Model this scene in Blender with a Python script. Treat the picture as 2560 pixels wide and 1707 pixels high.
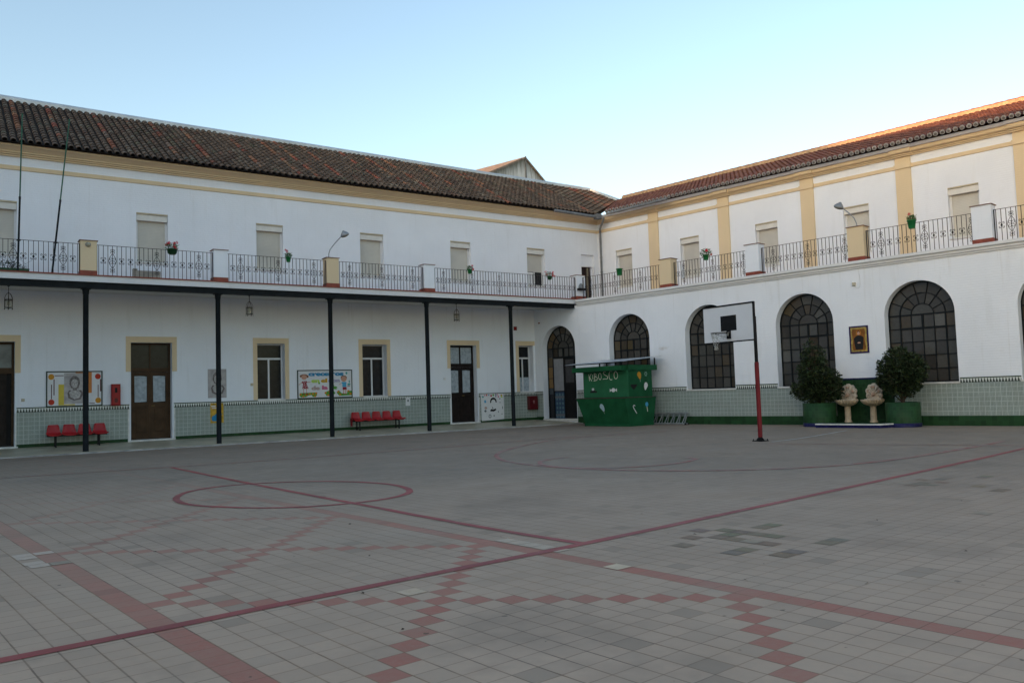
import bpy, math, random
from mathutils import Matrix, Vector
from math import sin, cos, pi, radians, sqrt, floor

random.seed(7)
for o in list(bpy.data.objects):
    bpy.data.objects.remove(o)
SC = bpy.context.scene
COL = SC.collection

# ------------------------------------------------------------------ camera
cam = bpy.data.cameras.new("camera")
camo = bpy.data.objects.new("camera", cam)
COL.objects.link(camo)
cam.sensor_width = 36.0
cam.lens = 2056.6 / 2560 * 36
cam.clip_start = 0.05
cam.clip_end = 3000
Fv = Vector((0.56664728, 0.82154517, 0.06304279))
Rv = Vector((0.82390659, -0.56582433, -0.03194933))
Uv = Vector((-0.00942333, -0.07004537, 0.9974993))
camo.matrix_world = Matrix(((Rv.x, Uv.x, -Fv.x, 0), (Rv.y, Uv.y, -Fv.y, 0), (Rv.z, Uv.z, -Fv.z, 1.35), (0, 0, 0, 1)))
SC.camera = camo

# ------------------------------------------------------------------ sky, sun, exposure
SUN_EL = radians(8.0)
SUN_DIR = Vector((-1.0, -0.27, 0)).normalized()      # horizontal direction TOWARDS the sun
w = bpy.data.worlds.new("World")
SC.world = w
w.use_nodes = True
nt = w.node_tree
bg = nt.nodes["Background"]
sky = nt.nodes.new("ShaderNodeTexSky")
sky.sky_type = 'NISHITA'
sky.sun_disc = False
sky.sun_elevation = SUN_EL
sky.sun_rotation = math.atan2(SUN_DIR.x, SUN_DIR.y)
sky.air_density = 1.0
sky.dust_density = 1.5
sky.ozone_density = 0.85
sky.altitude = 100
nt.links.new(sky.outputs[0], bg.inputs[0])
bg.inputs[1].default_value = 0.15
sl = bpy.data.lights.new("sun", 'SUN')
sl.energy = 2.2
sl.angle = radians(0.5)
sl.color = (1.0, 0.52, 0.26)
slo = bpy.data.objects.new("sun", sl)
COL.objects.link(slo)
L = Vector((-SUN_DIR.x * cos(SUN_EL), -SUN_DIR.y * cos(SUN_EL), -sin(SUN_EL)))
slo.rotation_euler = L.to_track_quat('-Z', 'Y').to_euler()
slo.location = (0, 0, 40)
SC.view_settings.view_transform = 'Standard'
SC.view_settings.look = 'None'
SC.view_settings.gamma = 1
SC.view_settings.exposure = 1.52

# ------------------------------------------------------------------ node helpers
class NT:
    def __init__(s, name):
        s.m = bpy.data.materials.new(name)
        s.m.use_nodes = True
        s.t = s.m.node_tree
        s.b = s.t.nodes["Principled BSDF"]
    def n(s, typ, **k):
        x = s.t.nodes.new(typ)
        for a, v in k.items():
            setattr(x, a, v)
        return x
    def l(s, a, b):
        s.t.links.new(a, b)
    def put(s, sock, v):
        if hasattr(v, 'links') or isinstance(v, bpy.types.NodeSocket):
            s.l(v, sock)
        else:
            sock.default_value = v
    def M(s, op, a, b=0.0, c=None):
        x = s.n("ShaderNodeMath", operation=op)
        s.put(x.inputs[0], a)
        s.put(x.inputs[1], b)
        if c is not None:
            s.put(x.inputs[2], c)
        return x.outputs[0]
    def mix(s, f, a, b, blend='MIX'):
        x = s.n("ShaderNodeMix", data_type='RGBA', blend_type=blend)
        s.put(x.inputs[0], f)
        s.put(x.inputs[6], a if not isinstance(a, tuple) else (*a[:3], 1))
        s.put(x.inputs[7], b if not isinstance(b, tuple) else (*b[:3], 1))
        return x.outputs[2]
    def noise(s, scale, detail=3, vec=None, rough=0.55):
        x = s.n("ShaderNodeTexNoise")
        x.inputs["Scale"].default_value = scale
        x.inputs["Detail"].default_value = detail
        x.inputs["Roughness"].default_value = rough
        if vec is not None:
            s.l(vec, x.inputs["Vector"])
        return x.outputs[0]
    def white(s, vec):
        x = s.n("ShaderNodeTexWhiteNoise", noise_dimensions='3D')
        s.l(vec, x.inputs["Vector"])
        return x.outputs[0]
    def comb(s, x, y, z=0.0):
        c = s.n("ShaderNodeCombineXYZ")
        s.put(c.inputs[0], x); s.put(c.inputs[1], y); s.put(c.inputs[2], z)
        return c.outputs[0]
    def obj(s):
        tc = s.n("ShaderNodeTexCoord")
        sp = s.n("ShaderNodeSeparateXYZ")
        s.l(tc.outputs["Object"], sp.inputs[0])
        return tc.outputs["Object"], sp.outputs[0], sp.outputs[1], sp.outputs[2]
    def ramp(s, f, a, b):
        x = s.n("ShaderNodeMapRange")
        s.put(x.inputs[0], f)
        x.inputs[1].default_value = a
        x.inputs[2].default_value = b
        return x.outputs[0]
    def bump(s, h, dist=0.01, strength=0.5):
        x = s.n("ShaderNodeBump")
        x.inputs["Distance"].default_value = dist
        x.inputs["Strength"].default_value = strength
        s.l(h, x.inputs["Height"])
        s.l(x.outputs[0], s.b.inputs["Normal"])
    def col(s, v):
        s.put(s.b.inputs["Base Color"], v if not isinstance(v, tuple) else (*v[:3], 1))
    def rough(s, v):
        s.put(s.b.inputs["Roughness"], v)

def mat(name, c, rough=0.6, var=0.15, scale=6.0, bump=0.0, metal=0.0, spec=0.3, bscale=40.0):
    s = NT(name)
    v, x, y, z = s.obj()
    f = s.noise(scale, 4, v)
    k = s.ramp(f, 0.3, 0.7)
    lo = tuple(min(1, q * (1 - var)) for q in c)
    hi = tuple(min(1, q * (1 + var)) for q in c)
    s.col(s.mix(k, lo, hi))
    s.rough(rough)
    s.b.inputs["Metallic"].default_value = metal
    s.b.inputs["Specular IOR Level"].default_value = spec
    if bump:
        s.bump(s.noise(bscale, 3, v), bump, 0.6)
    return s.m

def plaster(name, c, stain=0.5):
    s = NT(name)
    v, x, y, z = s.obj()
    n1 = s.noise(0.55, 5, v)
    n2 = s.noise(3.0, 5, v)
    st = s.comb(s.M('MULTIPLY', x, 2.6), s.M('MULTIPLY', y, 2.6), s.M('MULTIPLY', z, 0.35))
    n3 = s.noise(1.5, 4, st)
    a = s.mix(s.ramp(n1, 0.35, 0.7), tuple(q * 0.93 for q in c), c)
    b = s.mix(s.M('MULTIPLY', s.ramp(n3, 0.56, 0.78), 0.35 * stain), a, tuple(q * u for q, u in zip(c, (0.72, 0.71, 0.68))))
    d = s.mix(s.M('MULTIPLY', s.ramp(n2, 0.62, 0.8), 0.25 * stain), b, tuple(q * 0.82 for q in c))
    ex, ez = s.M('DIVIDE', s.M('ADD', x, 23.0), 0.30), s.M('DIVIDE', s.M('SUBTRACT', z, 2.90), 0.10)
    sp = s.M('SUBTRACT', 1.0, s.M('SQRT', s.M('ADD', s.M('MULTIPLY', ex, ex), s.M('MULTIPLY', ez, ez))))
    sp = s.M('MULTIPLY', s.ramp(s.M('ADD', sp, s.M('MULTIPLY', s.M('SUBTRACT', s.noise(9, 4, v), 0.5), 1.6)), 0.1, 0.9), 0.45)
    d = s.mix(sp, d, (0.42, 0.36, 0.28))
    run = s.comb(s.M('MULTIPLY', x, 5.5), 0.0, s.M('MULTIPLY', z, 0.22))
    rn = s.noise(1.3, 5, run, 0.6)
    d = s.mix(s.M('MULTIPLY', s.ramp(rn, 0.60, 0.80), 0.30 * stain), d, (0.40, 0.38, 0.33))
    s.col(d)
    s.rough(0.85)
    # coursed masonry telegraphing through many coats of limewash
    br = s.n("ShaderNodeTexBrick")
    s.l(s.comb(x, z, 0.0), br.inputs["Vector"])
    br.inputs["Scale"].default_value = 1.0
    br.inputs["Brick Width"].default_value = 0.28
    br.inputs["Row Height"].default_value = 0.075
    br.inputs["Mortar Size"].default_value = 0.012
    br.inputs["Mortar Smooth"].default_value = 1.0
    h = s.M('ADD', s.M('MULTIPLY', br.outputs["Fac"], -0.35), s.M('ADD', s.noise(9, 4, v), s.M('MULTIPLY', n1, 1.5)))
    s.bump(h, 0.012, 0.45)
    return s.m

def tile_grid(name, c, tx, tz, oz=0.0, grout=(0.30, 0.33, 0.28), gw=0.05, rough=0.22, var=0.25, rad=False):
    s = NT(name)
    v, x, y, z = s.obj()
    u = x
    if rad:
        u = s.M('MULTIPLY', s.M('ARCTAN2', y, x), 0.5)
    gx = s.M('DIVIDE', u, tx)
    gz = s.M('DIVIDE', s.M('SUBTRACT', z, oz), tz)
    fx, fz = s.M('FRACT', gx), s.M('FRACT', gz)
    ed = s.M('MAXIMUM', s.M('LESS_THAN', fx, gw), s.M('LESS_THAN', fz, gw))
    wn = s.white(s.comb(s.M('FLOOR', gx), s.M('FLOOR', gz)))
    base = s.mix(wn, tuple(q * (1 - var) for q in c), tuple(q * (1 + var) for q in c))
    s.col(s.mix(s.M('MULTIPLY', ed, 0.55), base, grout))
    s.rough(s.M('ADD', s.M('MULTIPLY', wn, 0.12), rough))
    s.b.inputs['Specular IOR Level'].default_value = 0.18
    s.bump(s.M('SUBTRACT', 1.0, ed), 0.002, 0.4)
    return s.m

def dado_mat():
    s = NT("patterned_dado_tile")
    v, x, y, z = s.obj()
    T, TZ = 0.142, 0.1345
    gx = s.M('DIVIDE', x, T)
    gz = s.M('DIVIDE', s.M('SUBTRACT', z, 0.295), TZ)
    fx, fz = s.M('FRACT', gx), s.M('FRACT', gz)
    ed = s.M('MAXIMUM', s.M('GREATER_THAN', s.M('ABSOLUTE', s.M('SUBTRACT', fx, 0.5)), 0.44),
             s.M('GREATER_THAN', s.M('ABSOLUTE', s.M('SUBTRACT', fz, 0.5)), 0.44))
    # small interlaced diamonds inside every tile
    px = s.M('ABSOLUTE', s.M('SUBTRACT', s.M('FRACT', s.M('MULTIPLY', fx, 4.0)), 0.5))
    pz = s.M('ABSOLUTE', s.M('SUBTRACT', s.M('FRACT', s.M('MULTIPLY', fz, 4.0)), 0.5))
    dm = s.M('LESS_THAN', s.M('ADD', px, pz), 0.44)
    wn = s.white(s.comb(s.M('FLOOR', gx), s.M('FLOOR', gz)))
    dark = s.mix(wn, (0.095, 0.125, 0.108), (0.15, 0.18, 0.16))
    a = s.mix(dm, (0.33, 0.385, 0.355), dark)
    b = s.mix(s.M('MULTIPLY', ed, 0.62), a, (0.50, 0.57, 0.54))
    dirt = s.ramp(s.noise(2.2, 4, v), 0.45, 0.75)
    s.col(s.mix(s.M('MULTIPLY', dirt, 0.3), b, (0.2, 0.21, 0.18)))
    s.rough(0.38)
    return s.m

def teeth_mat():
    s = NT("toothed_border_tile")
    v, x, y, z = s.obj()
    f = s.M('ABSOLUTE', s.M('SUBTRACT', s.M('FRACT', s.M('DIVIDE', x, 0.078)), 0.5))
    h = s.M('DIVIDE', s.M('SUBTRACT', z, 1.245), 0.115)
    t = s.M('LESS_THAN', f, s.M('MULTIPLY', s.M('SUBTRACT', 1.15, h), 0.42))
    s.col(s.mix(t, (0.62, 0.65, 0.62), (0.03, 0.045, 0.035)))
    s.rough(0.35)
    return s.m

PHI, TT, OX, OY = 0.0974495, 0.1702992, 2.7088, 4.8628
def paving_mat():
    s = NT("court_paving")
    v, x, y, z = s.obj()
    dx, dy = s.M('SUBTRACT', x, OX), s.M('SUBTRACT', y, OY)
    cu, su = cos(PHI), sin(PHI)
    u = s.M('DIVIDE', s.M('ADD', s.M('MULTIPLY', dx, cu), s.M('MULTIPLY', dy, su)), TT)
    q = s.M('DIVIDE', s.M('SUBTRACT', s.M('MULTIPLY', dy, cu), s.M('MULTIPLY', dx, su)), TT)
    wob = s.M('MULTIPLY', s.M('SUBTRACT', s.noise(0.8, 3, v), 0.5), 0.10)
    u = s.M('ADD', s.M('ADD', u, 0.5), wob)
    q = s.M('ADD', s.M('ADD', q, 0.5), wob)
    i, j = s.M('FLOOR', u), s.M('FLOOR', q)
    fu = s.M('ABSOLUTE', s.M('SUBTRACT', s.M('FRACT', u), 0.5))
    fq = s.M('ABSOLUTE', s.M('SUBTRACT', s.M('FRACT', q), 0.5))
    jn = s.noise(6, 3, v)
    e1 = s.M('GREATER_THAN', fu, s.M('SUBTRACT', 0.490, s.M('MULTIPLY', jn, 0.034)))
    e2 = s.M('GREATER_THAN', fq, s.M('SUBTRACT', 0.496, s.M('MULTIPLY', jn, 0.034)))
    wn = s.white(s.comb(i, j, 3.0))
    wn2 = s.white(s.comb(s.M('FLOOR', s.M('DIVIDE', i, 3.0)), j, 9.0))
    big = s.noise(0.16, 4, v)
    mid = s.noise(1.1, 5, v)
    fine = s.noise(22, 6, v, 0.75)
    g = s.mix(wn, (0.267, 0.231, 0.189), (0.349, 0.300, 0.246))
    g = s.mix(s.M('MULTIPLY', wn2, 0.50), g, (0.356, 0.294, 0.235))
    g = s.mix(s.M('MULTIPLY', s.ramp(big, 0.35, 0.65), 0.45), g, (0.258, 0.231, 0.197))
    near_tint = s.M('SUBTRACT', 1.0, s.ramp(s.M('ADD', s.M('ADD', x, y), s.M('MULTIPLY', big, 8.0)), 9.0, 24.0))  # paler, warmer tint towards the near corner of the court
    g = s.mix(s.M('MULTIPLY', near_tint, 0.85), g, (0.66, 0.50, 0.385))
    g = s.mix(s.M('MULTIPLY', s.M('SUBTRACT', wn, 0.5), s.M('MULTIPLY', near_tint, 0.5)), g, (0.26, 0.22, 0.18))
    # checker diamonds of pink tiles between the two pink borders
    ai = s.M('ABSOLUTE', i)
    md = s.M('FLOORED_MODULO', j, 16.0)
    d1 = s.M('LESS_THAN', s.M('ABSOLUTE', s.M('SUBTRACT', md, ai)), 0.5)
    d2 = s.M('LESS_THAN', s.M('ABSOLUTE', s.M('SUBTRACT', s.M('SUBTRACT', 16.0, md), ai)), 0.5)
    inside = s.M('LESS_THAN', ai, 8.5)
    dd = s.M('MULTIPLY', s.M('MAXIMUM', d1, d2), inside)
    dd = s.M('MULTIPLY', dd, s.M('LESS_THAN', j, 70.0))
    b0 = s.M('LESS_THAN', s.M('ABSOLUTE', s.M('SUBTRACT', ai, 9.0)), 0.5)
    red = s.M('MAXIMUM', dd, b0)
    fade = s.M('SUBTRACT', 1.0, s.ramp(j, 0.0, 62.0))
    fade = s.M('MULTIPLY', s.M('ADD', s.M('MULTIPLY', fade, 0.82), 0.14), s.M('ADD', 0.72, s.M('MULTIPLY', wn, 0.28)))
    wear = s.M('SUBTRACT', 1.0, s.M('MULTIPLY', s.ramp(mid, 0.5, 0.8), 0.30))
    rc = s.mix(wn, (0.41, 0.122, 0.090), (0.49, 0.185, 0.140))
    g = s.mix(s.M('MULTIPLY', s.M('MULTIPLY', red, fade), wear), g, rc)
    # grime, scuffs
    g = s.mix(s.M('MULTIPLY', s.ramp(mid, 0.35, 0.8), 0.22), g, (0.151, 0.126, 0.103))
    g = s.mix(s.M('MULTIPLY', s.ramp(fine, 0.40, 0.75), 0.30), g, (0.409, 0.356, 0.290))
    sp = s.noise(9, 2, v)
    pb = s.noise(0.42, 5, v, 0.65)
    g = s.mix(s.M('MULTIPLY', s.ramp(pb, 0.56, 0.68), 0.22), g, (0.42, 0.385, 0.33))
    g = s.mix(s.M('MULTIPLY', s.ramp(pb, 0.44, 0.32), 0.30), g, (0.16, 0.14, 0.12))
    odd = s.M('GREATER_THAN', wn, 0.965)
    g = s.mix(s.M('MULTIPLY', odd, 0.22), g, (0.15, 0.135, 0.11))
    g = s.mix(s.M('MULTIPLY', s.ramp(sp, 0.735, 0.76), 0.7), g, (0.089, 0.071, 0.055))
    # darker strip near the arcade
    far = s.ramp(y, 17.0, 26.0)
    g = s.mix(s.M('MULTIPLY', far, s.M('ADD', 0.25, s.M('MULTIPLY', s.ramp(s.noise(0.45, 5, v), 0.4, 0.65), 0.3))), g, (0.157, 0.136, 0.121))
    jc = s.mix(s.ramp(s.noise(0.9, 3, v), 0.4, 0.6), (0.110, 0.073, 0.052), (0.276, 0.182, 0.103))
    g = s.mix(s.M('MULTIPLY', e2, 0.50), g, jc)
    jw = s.M('ADD', 0.45, s.M('MULTIPLY', s.ramp(s.noise(1.7, 3, v), 0.35, 0.65), 0.35))
    g = s.mix(s.M('MULTIPLY', e1, jw), g, jc)
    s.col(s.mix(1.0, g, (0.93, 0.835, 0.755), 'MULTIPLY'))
    s.rough(s.M('ADD', 0.62, s.M('MULTIPLY', mid, 0.25)))
    s.b.inputs["Specular IOR Level"].default_value = 0.3
    h = s.M('ADD', s.M('MULTIPLY', s.M('MAXIMUM', e1, e2), -1.0), s.M('ADD', s.M('MULTIPLY', fine, 0.4), s.M('MULTIPLY', wn, 0.35)))
    s.bump(h, 0.004, 0.5)
    return s.m

def paint_mat(name, c, wearamt=0.55, lo=0.5, hi=0.72):
    s = NT(name)
    v, x, y, z = s.obj()
    m = s.M('ADD', s.M('MULTIPLY', s.noise(3.5, 5, v), 0.6), s.M('MULTIPLY', s.noise(30, 5, v, 0.8), 0.4))
    k = s.M('MULTIPLY', s.ramp(m, lo, hi), wearamt)
    a = s.mix(s.ramp(s.noise(1.2, 3, v), 0.4, 0.6), tuple(q * 0.85 for q in c), tuple(q * 1.15 for q in c))
    s.col(s.mix(k, a, (0.29, 0.245, 0.20)))
    s.rough(0.6)
    return s.m

def tint_mat(name, rough=0.8, bump=0.01, nz=0.35, spec=0.3, metal=0.0):
    s = NT(name)
    v, x, y, z = s.obj()
    a = s.n("ShaderNodeAttribute", attribute_name="tint")
    n1 = s.noise(14, 4, v)
    s.col(s.mix(s.M('MULTIPLY', s.ramp(n1, 0.35, 0.75), nz), a.outputs[0], s.mix(1.0, a.outputs[0], (0.42, 0.40, 0.36), 'MULTIPLY')))
    s.rough(rough)
    s.b.inputs["Specular IOR Level"].default_value = spec
    s.b.inputs["Metallic"].default_value = metal
    if bump:
        s.bump(s.noise(35, 3, v), bump, 0.5)
    return s.m

# ------------------------------------------------------------------ mesh builder
class MB:
    def __init__(s):
        s.v, s.f, s.mi, s.sm, s.tint = [], [], [], [], []
    def face(s, pts, mi=0, smooth=False, tint=None):
        b = len(s.v)
        s.v.extend([tuple(p) for p in pts])
        s.f.append(tuple(range(b, b + len(pts))))
        s.mi.append(mi); s.sm.append(smooth); s.tint.append(tint)
    def faces(s, verts, faces, mi=0, smooth=False, tint=None):
        b = len(s.v)
        s.v.extend([tuple(p) for p in verts])
        for f in faces:
            s.f.append(tuple(b + i for i in f))
            s.mi.append(mi); s.sm.append(smooth); s.tint.append(tint)
    def box(s, x0, x1, y0, y1, z0, z1, mi=0, tint=None, bev=0.0):
        if bev > 0:
            e = bev
            P = [(x0 + e, y0, z0 + e), (x1 - e, y0, z0 + e), (x1 - e, y0, z1 - e), (x0 + e, y0, z1 - e)]
            # chamfer only on the front rim
            Q = [(x0, y0 + e, z0), (x1, y0 + e, z0), (x1, y0 + e, z1), (x0, y0 + e, z1)]
            Rr = [(x0, y1, z0), (x1, y1, z0), (x1, y1, z1), (x0, y1, z1)]
            V = P + Q + Rr
            F = [(0, 1, 2, 3)]
            for k in range(4):
                n = (k + 1) % 4
                F.append((4 + k, 4 + n, n, k)); F.append((8 + k, 8 + n, 4 + n, 4 + k))
            F.append((11, 10, 9, 8))
            s.faces(V, F, mi, False, tint)
            return
        V = [(x0, y0, z0), (x1, y0, z0), (x1, y1, z0), (x0, y1, z0), (x0, y0, z1), (x1, y0, z1), (x1, y1, z1), (x0, y1, z1)]
        s.faces(V, [(0, 3, 2, 1), (4, 5, 6, 7), (0, 1, 5, 4), (1, 2, 6, 5), (2, 3, 7, 6), (3, 0, 4, 7)], mi, False, tint)
    def prism(s, pts, y0, y1, mi=0, tint=None):
        """polygon in (x,z), counter-clockwise seen from -y, thickened y0 (front) .. y1"""
        n = len(pts)
        V = [(p[0], y0, p[1]) for p in pts] + [(p[0], y1, p[1]) for p in pts]
        F = [tuple(range(n)), tuple(range(2 * n - 1, n - 1, -1))]
        for k in range(n):
            m = (k + 1) % n
            F.append((k, n + k, n + m, m))
        s.faces(V, F, mi, False, tint)
    def slab(s, pts, z0, z1, mi=0, tint=None):
        n = len(pts)
        V = [(p[0], p[1], z0) for p in pts] + [(p[0], p[1], z1) for p in pts]
        F = [tuple(range(n - 1, -1, -1)), tuple(range(n, 2 * n))]
        for k in range(n):
            m = (k + 1) % n
            F.append((k, m, n + m, n + k))
        s.faces(V, F, mi, False, tint)
    def bar(s, p, q, wd, y0, y1, mi=0):
        """flat bar between two (x,z) points"""
        dx, dz = q[0] - p[0], q[1] - p[1]
        l = sqrt(dx * dx + dz * dz) or 1
        nx, nz = -dz / l * wd / 2, dx / l * wd / 2
        s.prism([(p[0] - nx, p[1] - nz), (q[0] - nx, q[1] - nz), (q[0] + nx, q[1] + nz), (p[0] + nx, p[1] + nz)], y0, y1, mi)
    def tube(s, path, r, seg=8, mi=0, cap=True, tint=None, smooth=True):
        P = [Vector(p) for p in path]
        rs = r if isinstance(r, (list, tuple)) else [r] * len(P)
        V, F = [], []
        up = None
        for k, p in enumerate(P):
            t = (P[min(k + 1, len(P) - 1)] - P[max(k - 1, 0)])
            t.normalize()
            if up is None:
                up = Vector((0, 0, 1)) if abs(t.z) < 0.9 else Vector((1, 0, 0))
            a = t.cross(up)
            if a.length < 1e-4:
                a = t.cross(Vector((0, 1, 0)))
            a.normalize()
            b = a.cross(t); b.normalize()
            up = b
            for i in range(seg):
                an = 2 * pi * i / seg
                V.append(p + a * cos(an) * rs[k] + b * sin(an) * rs[k])
        for k in range(len(P) - 1):
            for i in range(seg):
                j = (i + 1) % seg
                F.append((k * seg + i, (k + 1) * seg + i, (k + 1) * seg + j, k * seg + j))
        s.faces(V, F, mi, smooth, tint)
        if cap:
            s.face([V[i] for i in range(seg)], mi, False, tint)
            s.face([V[(len(P) - 1) * seg + i] for i in range(seg - 1, -1, -1)], mi, False, tint)
    def lathe(s, prof, c=(0, 0, 0), seg=16, mi=0, a0=0.0, a1=2 * pi, sx=1.0, sy=1.0, tint=None, smooth=True, wave=None):
        V, F = [], []
        full = abs(a1 - a0 - 2 * pi) < 1e-6
        m = seg if full else seg + 1
        for (r, z) in prof:
            for i in range(m):
                an = a0 + (a1 - a0) * i / seg
                rr = r * (wave(an, z) if wave else 1)
                V.append((c[0] + rr * cos(an) * sx, c[1] + rr * sin(an) * sy, c[2] + z))
        for k in range(len(prof) - 1):
            for i in range(seg):
                j = (i + 1) % m if full else i + 1
                F.append((k * m + i, k * m + j, (k + 1) * m + j, (k + 1) * m + i))
        s.faces(V, F, mi, smooth, tint)
    def ball(s, c, r, mi=0, seg=10, rings=6, tint=None, sc=(1, 1, 1)):
        pr = [(max(1e-4, r * sin(pi * k / rings)), -r * cos(pi * k / rings) * sc[2]) for k in range(rings + 1)]
        s.lathe(pr, c, seg, mi, sx=sc[0], sy=sc[1], tint=tint)
    def build(s, name, mats, parent=None, mw=None):
        me = bpy.data.meshes.new(name)
        me.from_pydata(s.v, [], s.f)
        if not isinstance(mats, (list, tuple)):
            mats = [mats]
        for m in mats:
            me.materials.append(m)
        me.polygons.foreach_set("material_index", s.mi)
        me.polygons.foreach_set("use_smooth", s.sm)
        if any(t is not None for t in s.tint):
            at = me.attributes.new("tint", 'FLOAT_COLOR', 'CORNER')
            d = []
            for f, t in zip(s.f, s.tint):
                t = t or (0.5, 0.5, 0.5)
                d.extend([t[0], t[1], t[2], 1.0] * len(f))
            at.data.foreach_set("color", d)
        me.update()
        o = bpy.data.objects.new(name, me)
        COL.objects.link(o)
        if parent is not None:
            o.parent = parent
        if mw is not None:
            o.matrix_world = mw
        return o

def tag(o, label=None, cat=None, group=None, kind=None):
    if label: o["label"] = label
    if cat: o["category"] = cat
    if group: o["group"] = group
    if kind: o["kind"] = kind
    return o

def thing(name, label, cat, mw=None, group=None):
    o = bpy.data.objects.new(name, None)
    o.empty_display_size = 0.2
    COL.objects.link(o)
    if mw is not None:
        o.matrix_world = mw
    return tag(o, label, cat, group)

def copy_thing(root, label, mw, group=None):
    r = root.copy(); COL.objects.link(r)
    r.matrix_world = mw
    r["label"] = label
    if group: r["group"] = group
    for ch in list(root.children):
        c = ch.copy(); COL.objects.link(c); c.parent = r
        for g in list(ch.children):
            d = g.copy(); COL.objects.link(d); d.parent = c
    return r

def T(x, y, z): return Matrix.Translation((x, y, z))
def RZ(a): return Matrix.Rotation(a, 4, 'Z')

# facade frames: x to the right along the wall, y into the wall, z up
DEL = -0.15902749
SD, CD = sin(DEL), cos(DEL)
XG = 26.3464
YW = 29.55
FL = T(0, YW, 0)
FR = Matrix(((-SD, CD, 0, XG), (-CD, -SD, 0, 0), (0, 0, 1, 0), (0, 0, 0, 1)))
def uL(x, d, z=0.0): return Vector((x, YW + d, z))
def uR(u, d, z=0.0): return FR @ Vector((-u, d, z))

# ------------------------------------------------------------------ materials
M_WALL = plaster("white_limewash", (0.80, 0.835, 0.885), 0.9)
M_WALL2 = plaster("white_limewash_clean", (0.815, 0.85, 0.91), 0.6)
M_CREAM = plaster("cream_paint", (0.72, 0.575, 0.375), 0.3)
M_CREAM2 = mat("cream_reveal", (0.52, 0.46, 0.33), 0.8, 0.08)
M_DADO = dado_mat()
M_TEETH = teeth_mat()
M_GBAND = tile_grid("green_base_tile", (0.014, 0.050, 0.017), 0.142, 0.145, 0.0, (0.03, 0.07, 0.035), 0.05, 0.45)
M_GLINE = mat("green_trim", (0.02, 0.05, 0.022), 0.4, 0.2)
M_GPANEL = tile_grid("green_panel_tile", (0.014, 0.050, 0.018), 0.10, 0.10, 0.0, (0.04, 0.075, 0.04), 0.06, 0.45)
M_GPLANT = tile_grid("green_planter_tile", (0.015, 0.052, 0.017), 0.10, 0.10, 0.0, (0.04, 0.075, 0.04), 0.05, 0.45, rad=True)
M_NAVY = tile_grid("navy_tile", (0.010, 0.010, 0.065), 0.10, 0.11, 0.0, (0.05, 0.05, 0.09), 0.05, 0.3)
M_STEEL = mat("dark_steel_paint", (0.007, 0.010, 0.012), 0.6, 0.3, spec=0.15)
M_BEAM = mat("beam_paint", (0.009, 0.012, 0.014), 0.6, 0.3, bump=0.004, spec=0.12)
M_IRON = mat("wrought_iron", (0.03, 0.028, 0.03), 0.5, 0.3, spec=0.12)
M_REDTILE = mat("red_clay_tile", (0.235, 0.055, 0.035), 0.55, 0.25, bump=0.003)
M_CAP = mat("cap_tile", (0.16, 0.075, 0.055), 0.6, 0.3)
M_SLABW = plaster("white_fascia", (0.72, 0.73, 0.74), 0.8)
M_ALU = mat("white_aluminium", (0.66, 0.67, 0.68), 0.35, 0.05)
M_SHUT = None
M_CAPW = mat("weathered_eave_mortar", (0.30, 0.285, 0.275), 0.85, 0.3, scale=5, bump=0.004)
M_CAPD = mat("eave_tile_hollow", (0.13, 0.115, 0.11), 0.9, 0.4, scale=9)
M_BOXW = mat("shutter_box_paint", (0.66, 0.65, 0.61), 0.5, 0.06)
M_GLASSD = mat("dark_window_glass", (0.014, 0.016, 0.018), 0.18, 0.4, spec=0.22)
M_WOOD = mat("brown_door_wood", (0.060, 0.034, 0.018), 0.42, 0.3, scale=3, bump=0.003, spec=0.12)
M_WOODD = mat("dark_door_wood", (0.018, 0.013, 0.012), 0.4, 0.3, bump=0.003, spec=0.12)
M_CURT = mat("white_curtain", (0.34, 0.39, 0.43), 0.7, 0.25, scale=9)
M_CEIL = plaster("arcade_ceiling", (0.66, 0.65, 0.63), 0.6)
M_MARB = mat("white_marble_edge", (0.62, 0.62, 0.60), 0.4, 0.15)
M_ZINC = mat("zinc_flashing", (0.50, 0.54, 0.58), 0.42, 0.12, scale=1.5, metal=0.35, bump=0.004, bscale=4)
M_PIPE = mat("grey_drainpipe", (0.17, 0.18, 0.19), 0.75, 0.25, scale=4)
M_TILEL = tint_mat("old_roof_tile", 0.9, 0.008, 0.65)
M_TILER = tint_mat("red_roof_tile", 0.85, 0.005, 0.4)
M_PANE = tint_mat("steel_window_pane", 0.12, 0.0, 0.25, 0.4)
M_RED = mat("red_enamel", (0.28, 0.010, 0.012), 0.35, 0.12)
M_REDD = mat("dark_red_enamel", (0.08, 0.008, 0.010), 0.35, 0.12)
M_REDPL = mat("red_seat_plastic", (0.34, 0.012, 0.016), 0.32, 0.10)
M_BLACK = mat("matt_black", (0.012, 0.012, 0.013), 0.5, 0.2, spec=0.12)
M_KGREEN = mat("kiosk_green_paint", (0.011, 0.084, 0.034), 0.48, 0.22, scale=2.5, bump=0.002, spec=0.12)
M_KGREEN2 = mat("kiosk_shutter_green", (0.022, 0.118, 0.054), 0.42, 0.15, scale=1.8, spec=0.12)
M_FOLD = mat("dark_leaf_green", (0.014, 0.034, 0.014), 0.5, 0.5, scale=8, spec=0.12)
M_POLEG = mat("green_pole_paint", (0.015, 0.085, 0.05), 0.5, 0.3)
M_POTG = mat("green_pot_plastic", (0.012, 0.16, 0.045), 0.4, 0.1)
M_POTD = mat("dark_green_pot", (0.010, 0.055, 0.020), 0.45, 0.1)
M_PETAL = mat("red_petal", (0.60, 0.02, 0.04), 0.6, 0.2, scale=30)
M_LEAF = mat("pot_leaf", (0.05, 0.12, 0.03), 0.55, 0.4, scale=30)
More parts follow.
